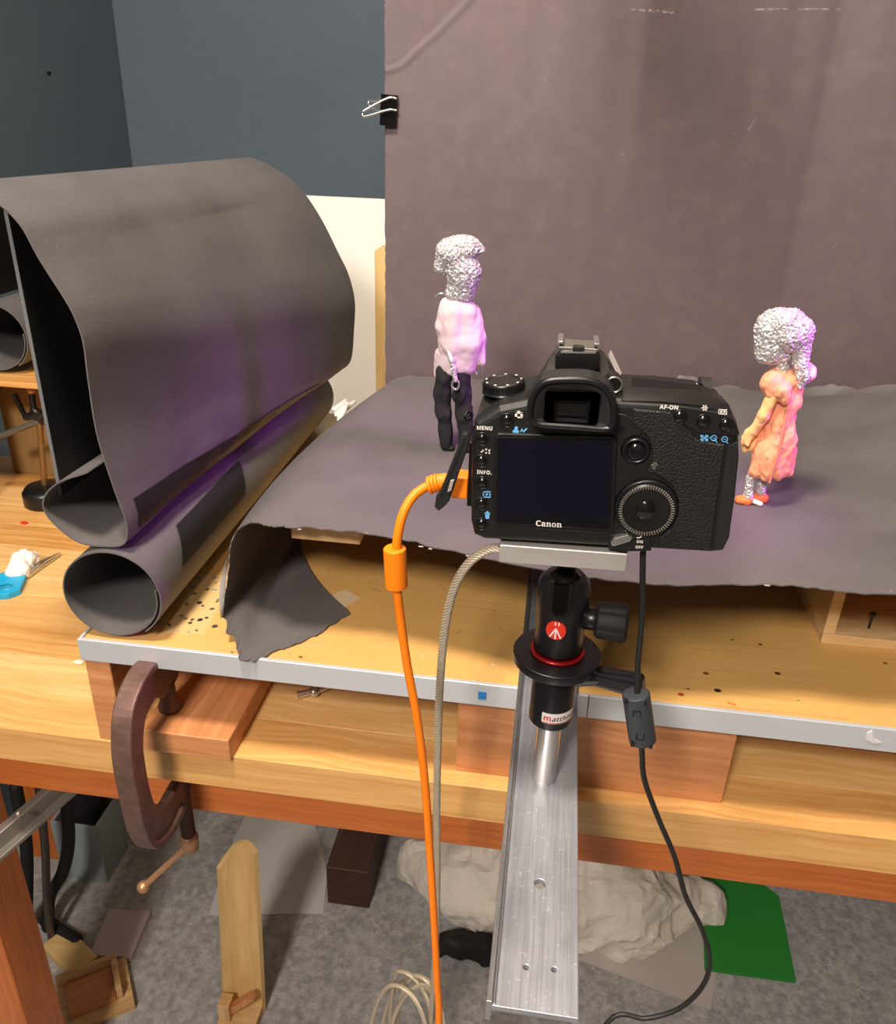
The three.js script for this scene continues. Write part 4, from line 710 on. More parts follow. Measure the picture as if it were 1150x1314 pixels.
  { const c = q(829, 651.5), mount = part('wheel_mount', lathe([[0, 0], [0.0172, 0], [0.0166, 0.0014], [0.0156, 0.002], [0, 0.002]], c, V(0, 0, 1), 48), M.satin, t);
    const ring = part('control_wheel', lathe([[0, 0], [0.0152, 0], [0.0152, 0.0016], [0.0142, 0.0026], [0.0128, 0.0028], [0.011, 0.0024], [0.0058, 0.002], [0, 0.002]], c.clone().add(V(0, 0, 0.0015)), V(0, 0, 1), 60), M.satin, t, 'large black ridged control wheel');
    const rb = []; for (let i = 0; i < 62; i++) { const a = i / 62 * Math.PI * 2; const g = new RoundedBoxGeometry(0.0022, 0.00075, 0.0011, 1, 0.0003); g.translate(0.0138, 0, 0.0042); g.rotateZ(a); g.translate(c.x, c.y, c.z); rb.push(g); }
    part('wheel_ridges', merge(rb), std({ color: 0x66625c, roughness: 0.35 }), ring).userData.kind = 'stuff';
    part('set_button', lathe([[0, 0], [0.0056, 0], [0.0052, 0.0006], [0.0046, 0.0004], [0.0042, 0.0012], [0, 0.0018]], c.clone().add(V(0, 0, 0.0034)), V(0, 0, 1)), M.gloss, ring); }
  { const lv = part('power_lever', extr(S([[784, 696], [788, 691], [806, 686], [812, 690], [809, 695], [790, 701], [785, 701]], ZB + 0.0028), ZB + 0.0028, 0.003, 0.0006), M.steel, t, 'bright metal power lever');
    part('lever_base', extr(S([[782, 686], [800, 684], [835, 688], [836, 707], [800, 708], [780, 704]], ZB + 0.0008), ZB + 0.0008, 0.002, 0.0004), M.bodyBlack, t); }
  { const p = q(785, 492, 0.138), d = part('diopter_knob', cyl(V(p.x, p.y, 0.132), V(p.x + 0.001, p.y + 0.0005, 0.142), 0.0052, 0.0048, 28), M.satin, t); part('knob_cap', new THREE.TorusGeometry(0.004, 0.0006, 6, 28).translate(p.x + 0.001, p.y + 0.0005, 0.142), M.steel, d); }
  { const A = q(783, 446, 0.106), B = q(800, 481, 0.106); const pts = [q(777, 456, 0.121), q(780, 450, 0.106), q(794, 480, 0.106), q(790, 486, 0.121)]; const g = sheet((u, v) => lerp3(lerp3(pts[0], pts[1], u), lerp3(pts[3], pts[2], u), v).add(V(0.0016, 0.0008, 0)), 2, 6, 0.0004); part('asset_sticker', g, std({ color: 0xd8d0c8, roughness: 0.5 }), t, 'pale sticker on the prism flank'); }
  { const p = q(598, 534, 0.13); part('strap_lug', new THREE.TorusGeometry(0.0024, 0.0007, 8, 24).rotateY(0.9).translate(p.x + 0.001, p.y, p.z), M.satin, t); }
  const hol = []; for (const [x, y] of [[795, 546], [799, 546.5], [794, 550], [798, 550.5], [797, 554], [801, 551]]) { const p = q(x, y, ZB + 0.0006); hol.push(new THREE.CylinderGeometry(0.0006, 0.0006, 0.0006, 10).rotateX(Math.PI / 2).translate(p.x, p.y, p.z)); }
  const spk = part('speaker_boss', extr(S([[790, 535], [802, 532], [818, 542], [824, 556], [814, 560], [792, 562]], ZB + 0.0006, 40), ZB + 0.0006, 0.002, 0.0005), M.bodyBlack, t); part('speaker_holes', merge(hol), M.gloss, spk).userData.kind = 'stuff';
  // lettering and marks
  const word = (s, x, y, hpx, mat, f = font, name = 'lettering', zz = ZB + 0.0001) => {
    const g = new TextGeometry(s, { font: f, size: hpx * 0.00041, depth: 0.0002, curveSegments: 3, bevelEnabled: false }); g.computeBoundingBox(); const b = g.boundingBox; g.translate(-(b.min.x + b.max.x) / 2, -(b.min.y + b.max.y) / 2, 0);
    g.rotateZ(0.026); const p = q(x, y, zz); g.translate(p.x, p.y, zz); part(name, g, mat, t, `printed word ${s}`); };
  word('MENU', 622, 549.3, 5.2, M.printWhite); word('INFO.', 621.5, 606, 5.2, M.printWhite); word('AF-ON', 858.5, 522.5, 5.4, M.printWhite, font, 'lettering', ZB + 0.0012);
  word('ON', 821, 695, 4.2, M.printWhite, font, 'lettering', ZB + 0.001); word('OFF', 820.5, 702, 4.2, M.printWhite, font, 'lettering', ZB + 0.001);
  word('Canon', 704.5, 672.3, 8, M.printWhite, fontS, 'lettering', ZB + 0.0021);
  const mark = (shapes, mat, zz = ZB + 0.0001, name = 'printed_mark') => part(name, merge(shapes.map(s => extr(S(s, zz), zz + 0.0002, 0.0002))), mat, t);
  const rect = (x0, y0, x1, y1) => [[x0, y0], [x1, y0 + 0.06 * (x1 - x0)], [x1, y1 + 0.06 * (x1 - x0)], [x0, y1]];
  mark([rect(661, 529, 671, 530.5), rect(661, 534.5, 671, 536), rect(661, 529, 664, 536), rect(668, 529, 671, 536), rect(664, 527.2, 667.5, 529)], M.printWhite);
  mark([rect(658, 552, 666, 555), [[660, 552], [661, 547.5], [664.5, 547.5], [664.5, 552]], [[668, 553], [670, 549.5], [672, 553], [675, 549.5], [677, 550], [675, 552], [672.2, 555], [670, 552.2], [668.5, 555]]], M.printBlue);
  mark([rect(619, 577, 621, 579), rect(623, 575.5, 625, 577.5), rect(627, 577, 629, 579), rect(623, 580, 625, 582), rect(627, 580.5, 629, 582), rect(617, 579, 619, 580.5)], M.printWhite);
  mark([rect(620, 630, 629.5, 631.2), rect(620, 637, 629.5, 638.2), rect(620, 630, 621.2, 638), rect(628.3, 630, 629.5, 638), [[623.5, 632], [627, 634.3], [623.5, 636.5]]], M.printBlue);
  mark([rect(622, 657.5, 629, 659), [[622.6, 659.8], [628.4, 660], [627.6, 665.5], [623.4, 665.5]], rect(624.4, 656, 626.6, 657.5)], M.printBlue);
  mark([0, 60, 120].map(a => { const c = Math.cos(rad(a)), s = Math.sin(rad(a)); return [[904.5 - 4 * c - 0.7 * s, 523.5 - 4 * s + 0.7 * c], [904.5 + 4 * c - 0.7 * s, 523.5 + 4 * s + 0.7 * c], [904.5 + 4 * c + 0.7 * s, 523.5 + 4 * s - 0.7 * c], [904.5 - 4 * c + 0.7 * s, 523.5 - 4 * s - 0.7 * c]]; }), M.printWhite, ZB + 0.0014);
  mark([rect(922, 525, 933, 526), rect(922, 530.3, 933, 531.3), rect(922, 525, 923, 531), rect(932, 525, 933, 531), rect(924.5, 527, 927, 529.5), rect(928.5, 527, 931, 529.5)], M.printWhite, ZB + 0.0014);
  mark([rect(899, 558, 903, 561), rect(905, 558, 909, 561), rect(899, 562.5, 903, 566), rect(905, 562.5, 909, 566), rect(902, 560.5, 906, 563.5), rect(910.5, 561, 912.5, 562)], M.printBlue, ZB + 0.0002);
  for (const [x, y] of [[916, 562], [930, 563.5]]) { const p = q(x, y); part('printed_mark', merge([new THREE.TorusGeometry(0.0014, 0.00028, 5, 20).translate(p.x, p.y, ZB + 0.0002), new THREE.BoxGeometry(0.0016, 0.0005, 0.0002).rotateZ(-0.8).translate(p.x + 0.0015, p.y - 0.0016, ZB + 0.0002), new THREE.BoxGeometry(0.0013, 0.0003, 0.0002).translate(p.x, p.y, ZB + 0.0002)]), M.printBlue, t); }
  mark([[[822.5, 685], [824, 685], [823.5, 689], [821, 690.5], [817, 690.5], [817, 689.3], [820.5, 689.3], [822.4, 688]]], M.printWhite, ZB + 0.001);
  // scuff on the leather
  { const p = q(840, 597, ZB + 0.0013), gs = []; for (let i = 0; i < 12; i++) { const a = rnd() * 6.3, r = rnd() * 0.0022; gs.push(new THREE.BoxGeometry(0.0012, 0.00025, 0.0001).rotateZ(a * 2).translate(p.x + Math.cos(a) * r, p.y + Math.sin(a) * r, ZB + 0.00128)); } part('scuff_mark', merge(gs), std({ color: 0x8d8983 }), t); }
  // opened terminal cover and port recess
  { const A = V(q(597, 558).x, q(597, 558).y, 0.142);
    part('port_recess', box(q(600, 640).x - 0.0008, q(606, 640).x, q(603, 655).y, q(603, 572).y, 0.108, 0.142, 0.0006), M.gloss, t);
    const s = S([[594.5, 556], [600, 557], [603, 565], [600, 576], [582, 628], [577, 642], [570, 650], [563, 655], [558, 650], [560, 636], [564, 632]], 0.15); const cv = part('terminal_cover', extr(s, 0.151, 0.005, 0.0007), M.rubber, t, 'opened rubber terminal cover');
    part('cover_face', extr(S([[593.5, 561], [597, 562], [569, 634], [563, 635]], 0.1516), 0.1516, 0.0012, 0.0003), M.rubber, cv);
    part('cover_tab', extr(S([[578, 617], [583, 616], [579, 630], [574, 632]], 0.1522), 0.1522, 0.002, 0.0003), std({ color: 0x9d938e }), cv); }
}
// ------------------------------------------------------------------ cables
{
  const o = (x, y, z) => at(x, y, 'z', z), p0 = o(508, 727, 0.155);
  const t = thing('orange_cable', 'bright orange tether cable plugged into the side of the camera', 'cable', [p0.x, 0.6, 0.15]);
  part('plug', box(o(581, 620, 0.133).x, o(602, 620, 0.133).x, o(590, 634, 0.133).y, o(590, 606, 0.133).y, 0.128, 0.14, 0.0012), M.orangeCable, t);
  part('plug_sleeve', tube([o(582, 619, 0.134), o(570, 618, 0.136), o(556, 620, 0.138)], 0.0048, 20, 14), M.orangeCable, t);
  const rg = []; for (const [x, y] of [[552, 622.5], [556.5, 620.5], [561, 619.5]]) { const c = o(x, y, 0.1385); rg.push(new THREE.TorusGeometry(0.0042, 0.0011, 8, 24).rotateY(Math.PI / 2).rotateZ(0.35).translate(c.x, c.y, c.z)); } part('strain_relief', merge(rg), M.orangeCable, t);
  part('cord', tube([o(566, 618, 0.137), o(548, 624, 0.14), o(530, 637, 0.146), o(517, 660, 0.152), o(510, 692, 0.155), o(508, 727, 0.155), o(511, 770, 0.155), o(522, 850, 0.155), o(535, 920, 0.155), o(545, 1000, 0.155), o(552, 1100, 0.157), o(557, 1180, 0.16), o(561, 1260, 0.163), o(563, 1320, 0.166), V(-0.04, 0.6, 0.18), V(-0.045, 0.3, 0.2), V(-0.06, 0.06, 0.23), V(-0.1, 0.007, 0.3), V(-0.2, 0.006, 0.4)], 0.0027, 260, 12), M.orangeCable, t);
  const a = o(506.5, 703, 0.155), b = o(509, 753, 0.155);
  part('ferrite_bead', lathe([[0, 0], [0.0058, 0], [0.0066, 0.0008], [0.0066, b.distanceTo(a) - 0.0008], [0.0058, b.distanceTo(a)], [0, b.distanceTo(a)]], b, a.clone().sub(b)), M.orangeCable, t, 'cylindrical orange bead');
}
{
  const o = (x, y, z) => at(x, y, 'z', z);
  const t = thing('black_cable', 'thin black power cable hanging from the camera base with a grey clip-on bead', 'cable', [0.1, 0.8, 0.15]);
  part('cord', tube([o(826, 700, 0.135), o(825, 720, 0.136), o(824, 790, 0.138), o(819, 850, 0.142), o(818, 890, 0.145), o(821, 930, 0.147), o(824, 965, 0.148), o(827, 1000, 0.15), o(845, 1050, 0.152), o(866, 1100, 0.154), o(880, 1150, 0.155), o(902, 1195, 0.156), o(911, 1235, 0.157), o(900, 1268, 0.158), o(870, 1295, 0.16), o(830, 1307, 0.162), o(780, 1312, 0.165), V(0.06, 0.74, 0.2), V(0.04, 0.4, 0.26), V(0.05, 0.02, 0.34), V(0.2, 0.006, 0.45)], 0.0018, 260, 10), M.blackCable, t);
  const a = o(816, 889, 0.145), b = o(825, 951, 0.147), d = a.clone().sub(b), L = d.length();
  const f = part('clip_bead', lathe([[0, 0], [0.0072, 0], [0.0084, 0.001], [0.0084, L - 0.001], [0.0072, L], [0, L]], b, d, 36), std({ color: 0x33383b, roughness: 0.55 }), t, 'dark grey clip-on ferrite bead');
  for (const k of [0.28, 0.74]) { const c = b.clone().addScaledVector(d, k).add(V(-0.001, 0, 0.0083)); part('bead_latch', merge([new THREE.BoxGeometry(0.0044, 0.0006, 0.0006).translate(0, k > 0.5 ? 0.0022 : -0.0022, 0), new THREE.BoxGeometry(0.0006, 0.0044, 0.0006).translate(-0.0022, 0, 0), new THREE.BoxGeometry(0.0006, 0.0044, 0.0006).translate(0.0022, 0, 0)]).translate(c.x, c.y, c.z), M.satin, f); }
  for (const k of [0.06, 0.94]) for (const s of [-0.0065, 0.0045]) { const c = b.clone().addScaledVector(d, k).add(V(s, 0, 0.0062)); part('bead_notch', new THREE.BoxGeometry(0.0022, 0.0026, 0.0022).translate(c.x, c.y, c.z), M.satin, f); }
}
function rope(pts, R, n, pitch, strands = 6, seg = 3) {
  const c = spline(pts); const len = c.getLength(), fr = c.computeFrenetFrames(n), gs = [];
  for (let s = 0; s < strands; s++) {
    const q = []; for (let i = 0; i <= n; i++) { const a = s / strands * Math.PI * 2 + i / n * len / pitch * Math.PI * 2; q.push(c.getPointAt(i / n).addScaledVector(fr.normals[i], Math.cos(a) * R * 0.68).addScaledVector(fr.binormals[i], Math.sin(a) * R * 0.68)); }
    gs.push(new THREE.TubeGeometry(new THREE.CatmullRomCurve3(q), n, R * 0.32, 6, false));
  }
  return merge(gs);
}
{
  const o = (x, y, z) => at(x, y, 'z', z), rm = std({ color: 0xcdbfa6, metalness: 0.4, roughness: 0.42 });
  const t = thing('wire_rope', 'twisted steel wire rope fixed to the camera plate and hanging past the bench in loops', 'rope', [-0.06, 0.9, 0.08]);
  part('hanging_run', rope([o(643, 703, 0.135), o(625, 706, 0.132), o(602, 722, 0.128), o(584, 752, 0.122), o(572, 800, 0.114), o(565, 870, 0.104), o(562, 950, 0.094), o(560.5, 1040, 0.082), o(561, 1120, 0.07), o(560, 1200, 0.04), o(556, 1260, 0.0), o(552, 1330, -0.04)], 0.003, 620, 0.017), rm, t);
  const loops = [];
  const L = (x, top, wl, wr, z) => { const p = []; for (let i = 0; i <= 26; i++) { const a = -Math.PI * 0.72 + i / 26 * Math.PI * 1.44; const s = Math.sin(a), c = Math.cos(a); p.push(o(x + (s < 0 ? wl : wr) * s, top + 95 - 95 * c, z + 0.03 * s)); } loops.push(p); };
  L(505, 1264, 32, 46, -0.05); L(512, 1246, 12, 46, -0.06); L(535, 1252, 28, 36, -0.045); L(528, 1256, 40, 40, -0.07); L(548, 1262, 50, 24, -0.035);
  for (const p of loops) part('rope_loop', rope(p, 0.0028, 220, 0.017), rm, t);
}
// ------------------------------------------------------------------ things on the bench at the left
{
  const t = thing('scissors', 'scissors with bright blue handles lying on the bench', 'scissors', [-0.63, BY, -0.25]);
  const g2 = (pts, y, h, holes = []) => { const s = new THREE.Shape(pts.map(p => { const w = at(...p, 'y', y); return new THREE.Vector2(w.x, -w.z); })); for (const hh of holes) s.holes.push(new THREE.Path(new THREE.CatmullRomCurve3(hh.map(p => { const w = at(...p, 'y', y); return V(w.x, -w.z, 0); }), true).getPoints(30).map(p => new THREE.Vector2(p.x, p.y)))); const g = new THREE.ExtrudeGeometry(s, { depth: h, bevelEnabled: true, bevelSize: 0.001, bevelOffset: -0.001, bevelThickness: 0.001 }); g.rotateX(-Math.PI / 2); g.translate(0, y, 0); return g; };
  part('blade', g2([[32, 738], [44, 728], [78, 710.5], [76, 714], [50, 732], [37, 742]], BY + 0.002, 0.0015), M.steel, t);
  part('blade', g2([[33, 734], [46, 724], [78, 710], [60, 721], [38, 739]], BY + 0.005, 0.0015), M.steel, t);
  const blue = std({ color: 0x1fa8d8, roughness: 0.4 });
  part('handle', g2([[36, 739], [33, 748], [27, 762], [12, 768], [-4, 769], [-12, 766], [-14, 758], [2, 752], [20, 741], [30, 738]], BY + 0.001, 0.006, [[[20, 757], [14, 763], [0, 764], [-8, 762], [2, 757], [12, 755]]]), blue, t, 'bright blue plastic handle');
  part('handle', g2([[32, 738], [16, 738], [2, 740], [-16, 742], [-30, 748], [-20, 756], [0, 752], [14, 745], [30, 743]], BY + 0.003, 0.005), blue, t, 'bright blue plastic handle');
}
{ const b = (x, y, h) => at(x, y, 'y', BY + h), c = [[b(24, 725, 0.012), b(36, 718, 0.012), 0.012, 0.012], [b(16, 736, 0.008), b(28, 732, 0.01), 0.008, 0.01], [b(28, 714, 0.02), b(38, 716, 0.018), 0.008, 0.007]];
  solo('crumpled_tissue', blob(c, 0.008, 0.0022, wrinkle(0.004, 110)), std({ color: 0xf2ebe2, roughness: 0.9 }), 'crumpled white tissue lying against the blue scissors', 'tissue'); }
{ const p = at(31, 672, 'y', BY); solo('red_bead', new THREE.SphereGeometry(0.004, 16, 10).scale(1.4, 0.4, 0.9).translate(p.x, BY + 0.0016, p.z), std({ color: 0xe02a12, roughness: 0.6 }), 'tiny red blob on the bench beside the round arm base', 'blob'); }
{ const p = at(106, 852, 'y', BY); solo('wax_drop', new THREE.SphereGeometry(0.0045, 16, 10).scale(1.3, 0.5, 0.8).translate(p.x - 0.004, BY + 0.002, p.z), std({ color: 0xf0e2c0, roughness: 0.5 }), 'tiny pale drop on the bench beside the platform end', 'drop'); }
// magnetic base arm
{
  const b = at(62, 645, 'y', BY), P = (x, y, z = b.z) => at(x, y, 'z', z), t = thing('articulated_arm', 'steel articulated arm with a wing knob on a round black base', 'support arm', [b.x, BY, b.z]);
  part('base', lathe([[0, 0], [0.031, 0], [0.033, 0.003], [0.033, 0.02], [0.028, 0.027], [0.01, 0.03], [0, 0.03]], V(b.x, BY, b.z)), M.satin, t);
  const j = P(50, 533), k = P(40, 500);
  part('rod', cyl(V(b.x, BY + 0.03, b.z), j, 0.0042, 0.0042), std({ color: 0x8a6a40, metalness: 0.6, roughness: 0.4 }), t);
  part('clamp_joint', blob([[P(34, 535), P(64, 528), 0.0055, 0.006], [P(44, 526), P(55, 540), 0.006, 0.006]], 0.004, 0.002), M.satin, t);
  part('wing_lever', cyl(P(32, 534), P(18, 505), 0.0034, 0.0042), M.satin, t);
  part('upper_rod', cyl(P(44, 528), k, 0.0042), M.satin, t);
  part('rod_tip', new THREE.SphereGeometry(0.0068, 16, 12).translate(k.x, k.y, k.z), M.brass, t);
  const rk = P(68, 541), rgm = new THREE.TorusGeometry(0.0088, 0.003, 10, 28); rgm.rotateY(0.5); rgm.translate(rk.x, rk.y, rk.z); part('ring_knob', rgm, M.brass, t);
  part('cross_bar', cyl(P(-8, 563), P(52, 540), 0.0044), std({ color: 0x6e6a62, metalness: 0.6, roughness: 0.45 }), t);
}
// cardboard box, navy case and the roll on a board behind the arm
{
  const zb = -0.56, L = at(12, 580, 'z', zb).x, R = L + 0.26, t = thing('cardboard_box', 'plain brown cardboard box standing behind the round arm base', 'box', [L + 0.13, BY, -0.59]);
  const cm = std({ map: tex(256, (u, v) => mix([168, 130, 78], [140, 106, 60], pfbm(u, v, 8, 4)), 0.2), roughness: 0.85 });
  part('box_body', box(L, R, BY, 1.045, -0.615, zb, 0.002, 'x'), cm, t);
  part('box_flap', box(L, R, 1.0455, 1.0475, -0.615, zb + 0.015, 0.0006, 'x'), cm, t);
}
{ const a = at(0, 655, 'y', BY), b = at(57, 640, 'y', BY); const g = box(-0.12, 0.03, 0, 0.19, -0.12, 0, 0.006, 'x'); g.rotateY(0.5); g.translate(at(12, 652, 'y', BY).x - 0.06, BY, -0.43); solo('navy_case', g, std({ color: 0x1c2530, roughness: 0.7 }), 'dark navy case standing on the bench beside the cardboard box', 'case'); }
{
  const y = at(20, 488, 'z', -0.5).y;
  solo('wooden_board', box(-1.0, -0.56, 1.048, 1.056, -0.63, -0.44, 0.001, 'x'), M.maple[1], 'thin wooden board lying on top of the cardboard box under a paper roll', 'board');
  hollow(-0.765, 1.056 + 0.0505, 0.048, -0.47, -1.0, M.blackPaper, 'paper_roll', 'thick roll of black paper lying on the wooden board over the cardboard box');
}
// dangling cable and clamp on the left wall
{
  const p = (x, y) => at(x, y, 'z', -1.2), t = thing('wall_hook_cable', 'black cable hanging from a metal clip at the left wall', 'cable', [p(0, 120).x, p(0, 120).y, -1.2]);
  part('cord', tube([p(-12, 70), p(1, 62), p(4, 95), p(2, 130), p(-2, 150), p(3, 175), p(4, 195), p(-4, 220), p(-20, 235)], 0.006, 60, 10), M.blackCable, t);
  part('clip', box(p(-4, 90).x, p(8, 90).x, p(4, 97).y, p(4, 80).y, -1.205, -1.19, 0.002), M.brass, t);
  part('holder', cyl(V(RX0, p(0, 90).y, -1.2), p(-2, 90), 0.008), M.satin, t);
}
// ------------------------------------------------------------------ under the bench
{
  const t = thing('steel_bar', 'grey steel bar slanting down across the bench leg', 'bar', [-0.5, 0.72, 0.02]);
  const a = V(-0.62, 0.6, 0.06), b = V(-0.44, 0.81, -0.045), A = at(-6, 1078, 'z', -0.01), B = at(82, 1002, 'z', -0.09);
  const d = B.clone().sub(A), L = d.length() + 0.1, g = new RoundedBoxGeometry(L, 0.022, 0.012, 2, 0.002);
  const g2 = new RoundedBoxGeometry(L, 0.005, 0.02, 2, 0.001); g2.translate(0, -0.009, 0.006);
  const put = x => { x.applyQuaternion(new THREE.Quaternion().setFromUnitVectors(V(1, 0, 0), d.clone().normalize())); const m = A.clone().add(B).multiplyScalar(0.5).addScaledVector(d, -0.25); x.translate(m.x, m.y, m.z + 0.012); return x; };
  const sm = std({ color: 0x8b857c, metalness: 0.6, roughness: 0.5 });
  part('bar', put(g), sm, t); part('bar_lip', put(g2), sm, t);
  const h = at(22, 1046, 'z', -0.018); part('rivet', new THREE.SphereGeometry(0.003, 10, 8).translate(h.x, h.y, h.z - 0.002), M.steel, t);
}
{
  const A = at(95, 1131, 'y', 0), B = at(138, 1133, 'y', 0);
  const t = thing('storage_bin', 'dark grey plastic bin standing on the floor under the bench', 'bin', [B.x - 0.08, 0, B.z - 0.2]);
  const m = std({ color: 0x98a2a4, roughness: 0.6 }), z1 = B.z, x1 = B.x, x0 = B.x - 0.095, z0 = z1 - 0.088, h = 0.15;
  part('front_panel', box(x0, x1, 0, h, z1 - 0.006, z1, 0.002), m, t); part('back_panel', box(x0, x1, 0, h, z0, z0 + 0.006, 0.002), m, t);
  part('side_panel', box(x0, x0 + 0.006, 0, h, z0 + 0.0065, z1 - 0.0065, 0.002), m, t); part('side_panel', box(x1 - 0.006, x1, 0, h, z0 + 0.0065, z1 - 0.0065, 0.002), m, t); part('bottom_panel', box(x0 + 0.0065, x1 - 0.0065, 0.001, 0.006, z0 + 0.0065, z1 - 0.0065, 0.001), m, t);
  solo('black_bag', blob([[V(x0 + 0.042, 0.06, z1 - 0.044), V(x1 - 0.042, 0.06, z1 - 0.044), 0.028, 0.028], [V(x0 + 0.045, 0.2, z1 - 0.044), V(x1 - 0.045, 0.22, z1 - 0.044), 0.03, 0.035], [V(x0 + 0.047, 0.08, z1 - 0.044), V(x0 + 0.047, 0.2, z1 - 0.044), 0.028, 0.03]], 0.02, 0.006, wrinkle(0.006, 30)), M.rubber, 'black plastic bag filling the grey storage bin', 'bag');
}
{
  const t = thing('folded_stand', 'folded black metal stand leaning behind the bench leg', 'stand', [-0.82, 0, -0.4]);
  const f = (x, y, z) => at(x, y, 'z', z);
  part('leg', tube([f(50, 1010, -0.36), f(58, 1090, -0.36), f(60, 1150, -0.36), V(f(60, 1180, -0.36).x, 0.01, -0.36)], 0.007, 30, 10), std({ color: 0x5c5650, metalness: 0.7, roughness: 0.4 }), t);
  part('leg', tube([f(85, 1020, -0.4), f(88, 1080, -0.4), f(80, 1120, -0.4), f(64, 1150, -0.4), V(f(60, 1185, -0.38).x, 0.012, -0.38)], 0.011, 40, 10), M.rubber, t);
  part('leg', tube([f(20, 1010, -0.38), f(34, 1090, -0.38), V(f(36, 1180, -0.38).x, 0.012, -0.37)], 0.011, 40, 10), M.rubber, t);
  const s = at(85, 1200, 'y', 0.01), e = at(155, 1252, 'y', 0.01); part('foot', tube([at(58, 1180, 'y', 0.014), at(76, 1194, 'y', 0.014), at(98, 1206, 'y', 0.014)], 0.012, 30, 10), M.rubber, t);
}
const flat = (px, h, mat, name, label, cat, y = 0.0005) => { const s = new THREE.Shape(px.map(p => { const w = at(...p, 'y', y + h); return new THREE.Vector2(w.x, -w.z); })); const g = new THREE.ExtrudeGeometry(s, { depth: h, bevelEnabled: false }); g.rotateX(-Math.PI / 2); g.translate(0, y, 0); return solo(name, g, mat, label, cat); };
flat([[115, 1225], [168, 1228], [193, 1169], [140, 1166]], 0.012, std({ color: 0xc8b8b6, roughness: 0.5 }), 'grey_card', 'square grey card lying on the floor near the wooden offcuts', 'card', 0.0005);
flat([[268, 1174], [415, 1172], [420, 1120], [400, 1040], [318, 1038], [290, 1100]], 0.001, phy({ color: 0xccc8c2, roughness: 0.4 }), 'plastic_sheet', 'thin pale translucent plastic sheet lying flat on the floor', 'sheet');
// dark brown upright box
{ const a = at(420, 1160, 'y', 0), b = at(470, 1166, 'y', 0); solo('brown_box', box(a.x, b.x + 0.006, 0, 0.1, b.z - 0.3, b.z, 0.003, 'z'), std({ map: woodTex([84, 54, 38], [58, 36, 26]), roughness: 0.6 }), 'long dark brown wooden beam lying on the floor under the bench', 'beam'); }
// standing offcut: curved trough
{
  const a = at(286, 1306, 'y', 0.0), b = at(338, 1300, 'y', 0.0), t = thing('wooden_offcut', 'tall pale curved wooden offcut standing upright on the floor', 'offcut', [(a.x + b.x) / 2, 0, a.z]);
  const z = a.z, tl = at(280, 1120, 'z', z - 0.02), tr = at(321, 1108, 'z', z - 0.02);
  const P = (u, v) => { const x0 = a.x + (tl.x - a.x) * v, x1 = b.x + (tr.x - b.x) * v; const h = (tl.y + (tr.y - tl.y) * u + 0.02 * Math.sin(u * Math.PI)) ; const k = Math.sin(u * Math.PI); return V(x0 + (x1 - x0) * u, h * v, z - 0.005 - 0.012 * u - (0.018 * k) * (0.6 + 0.4 * v) - 0.02 * v); };
  part('curved_panel', boxUV(sheet(P, 18, 20, 0.008), 'y'), M.paleWood, t);
  part('base_block', box(a.x, b.x, 0, 0.02, z - 0.028, z + 0.022, 0.002, 'x'), M.pine, t);
  const e0 = at(300, 1300, 'z', z + 0.004), e1 = at(322, 1250, 'z', z + 0.004);
  part('corner_brace', (() => { const g = new RoundedBoxGeometry(0.012, 0.075, 0.014, 1, 0.001); g.rotateZ(-0.75); g.translate((a.x + b.x) / 2 + 0.002, 0.052, z + 0.004); return boxUV(g, 'y'); })(), M.fir, t);
  part('brace_block', box(a.x + 0.002, a.x + 0.022, 0.0205, 0.06, z - 0.006, z + 0.018, 0.001, 'y'), M.pine, t);
}
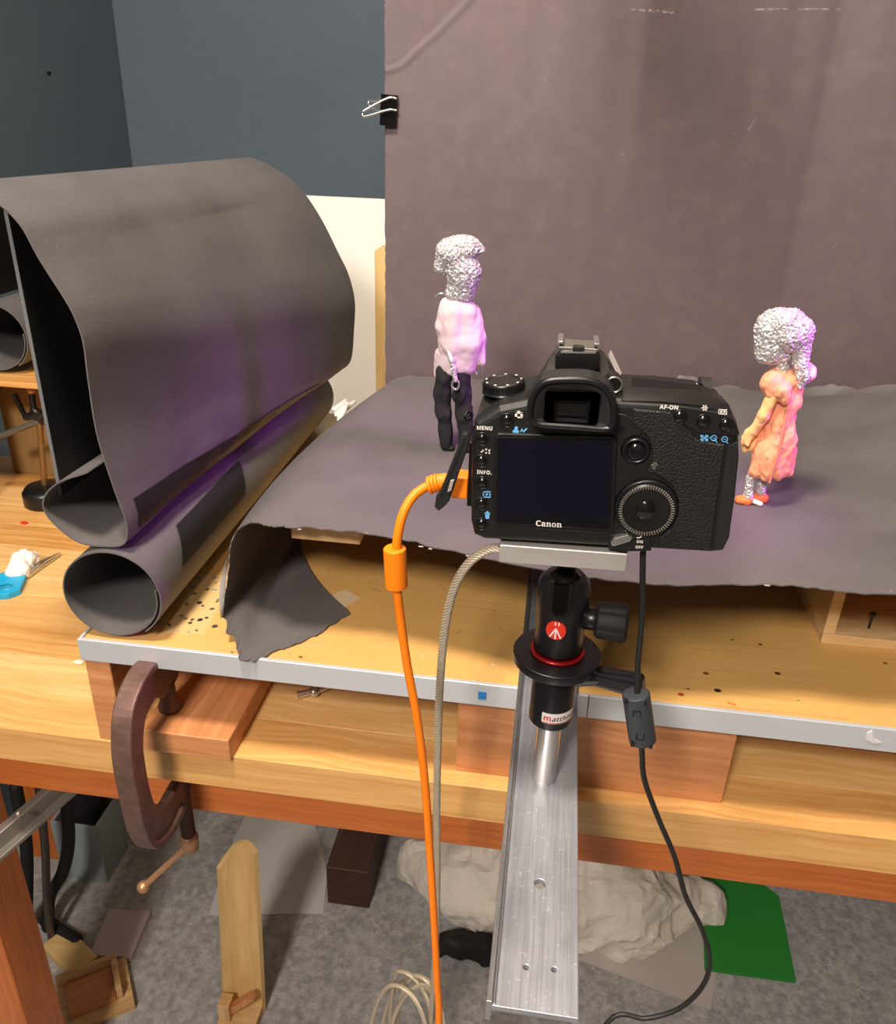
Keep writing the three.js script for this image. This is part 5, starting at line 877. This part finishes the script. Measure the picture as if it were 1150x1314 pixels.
// offcuts by the bench leg
{
  const p = at(122, 1282, 'y', 0), t = thing('wooden_offcut', 'small offcut with a wooden frame nailed on, lying beside the bench leg', 'offcut', [p.x, 0, p.z]);
  const R = g => { g.rotateY(0.62); g.translate(p.x, 0, p.z); return g; };
  part('base_plate', R(box(-0.06, 0.06, 0, 0.014, -0.05, 0.05, 0.001)), M.pine, t);
  part('frame_bar', R(box(-0.055, 0.045, 0.0145, 0.04, -0.045, -0.035, 0.001)), M.pine, t); part('frame_bar', R(box(0.035, 0.045, 0.0145, 0.04, -0.034, 0.03, 0.001)), M.pine, t);
  part('inner_block', R(box(-0.04, 0.034, 0.0145, 0.024, -0.034, 0.03, 0.001)), M.fir, t);
  const q = at(80, 1248, 'y', 0), g = box(-0.05, 0.05, 0, 0.02, -0.025, 0.025, 0.003); g.rotateY(-0.5); g.translate(q.x, 0, q.z - 0.03);
  solo('wooden_offcut', boxUV(g, 'x'), M.paleWood, 'plain pale offcut half hidden behind the bench leg', 'offcut');
}
// crumpled paper heap, grey sheet, green board, black shoe-like bundle
{
  const b = (x, y, h) => at(x, y, 'y', h), c = [[b(525, 1110, 0.04), b(600, 1130, 0.06), 0.03, 0.07], [b(600, 1130, 0.06), b(690, 1150, 0.07), 0.07, 0.09], [b(700, 1150, 0.07), b(800, 1150, 0.07), 0.09, 0.09], [b(800, 1150, 0.06), b(905, 1160, 0.05), 0.08, 0.04], [b(640, 1190, 0.03), b(830, 1205, 0.03), 0.03, 0.03], [b(660, 1100, 0.1), b(760, 1110, 0.1), 0.08, 0.08], [b(535, 1095, 0.07), b(575, 1120, 0.05), 0.02, 0.04]];
  solo('crumpled_paper', facet(blob(c, 0.04, 0.009, p => 0.03 * (Math.abs(nz(p.x * 11, p.y * 11, p.z * 11)) - 0.25) + 0.014 * Math.abs(nz(p.x * 27, p.y * 27, p.z * 27)))), std({ color: 0xe2d9cb, roughness: 0.8 }), 'large heap of crumpled off-white paper on the floor under the bench', 'paper');
  flat([[700, 1215], [912, 1296], [934, 1160], [850, 1120]], 0.001, std({ color: 0xc2b9b0, roughness: 0.6 }), 'grey_sheet', 'pale grey sheet on the floor beneath the crumpled paper heap', 'sheet');
  flat([[905, 1243], [1022, 1259], [1000, 1150], [960, 1120], [900, 1118]], 0.006, std({ color: 0x2c8c34, roughness: 0.6 }), 'green_board', 'flat bright green board lying on the floor beside the grey sheet', 'board', 0.002);
  solo('black_bundle', blob([[b(574, 1212, 0.022), b(640, 1226, 0.018), 0.022, 0.018], [b(588, 1208, 0.035), b(616, 1216, 0.035), 0.018, 0.016]], 0.02, 0.006, wrinkle(0.012, 40)), M.rubber, 'black cloth bundle on the floor before the crumpled paper heap', 'bundle');
}
renderer.render(scene, camera);
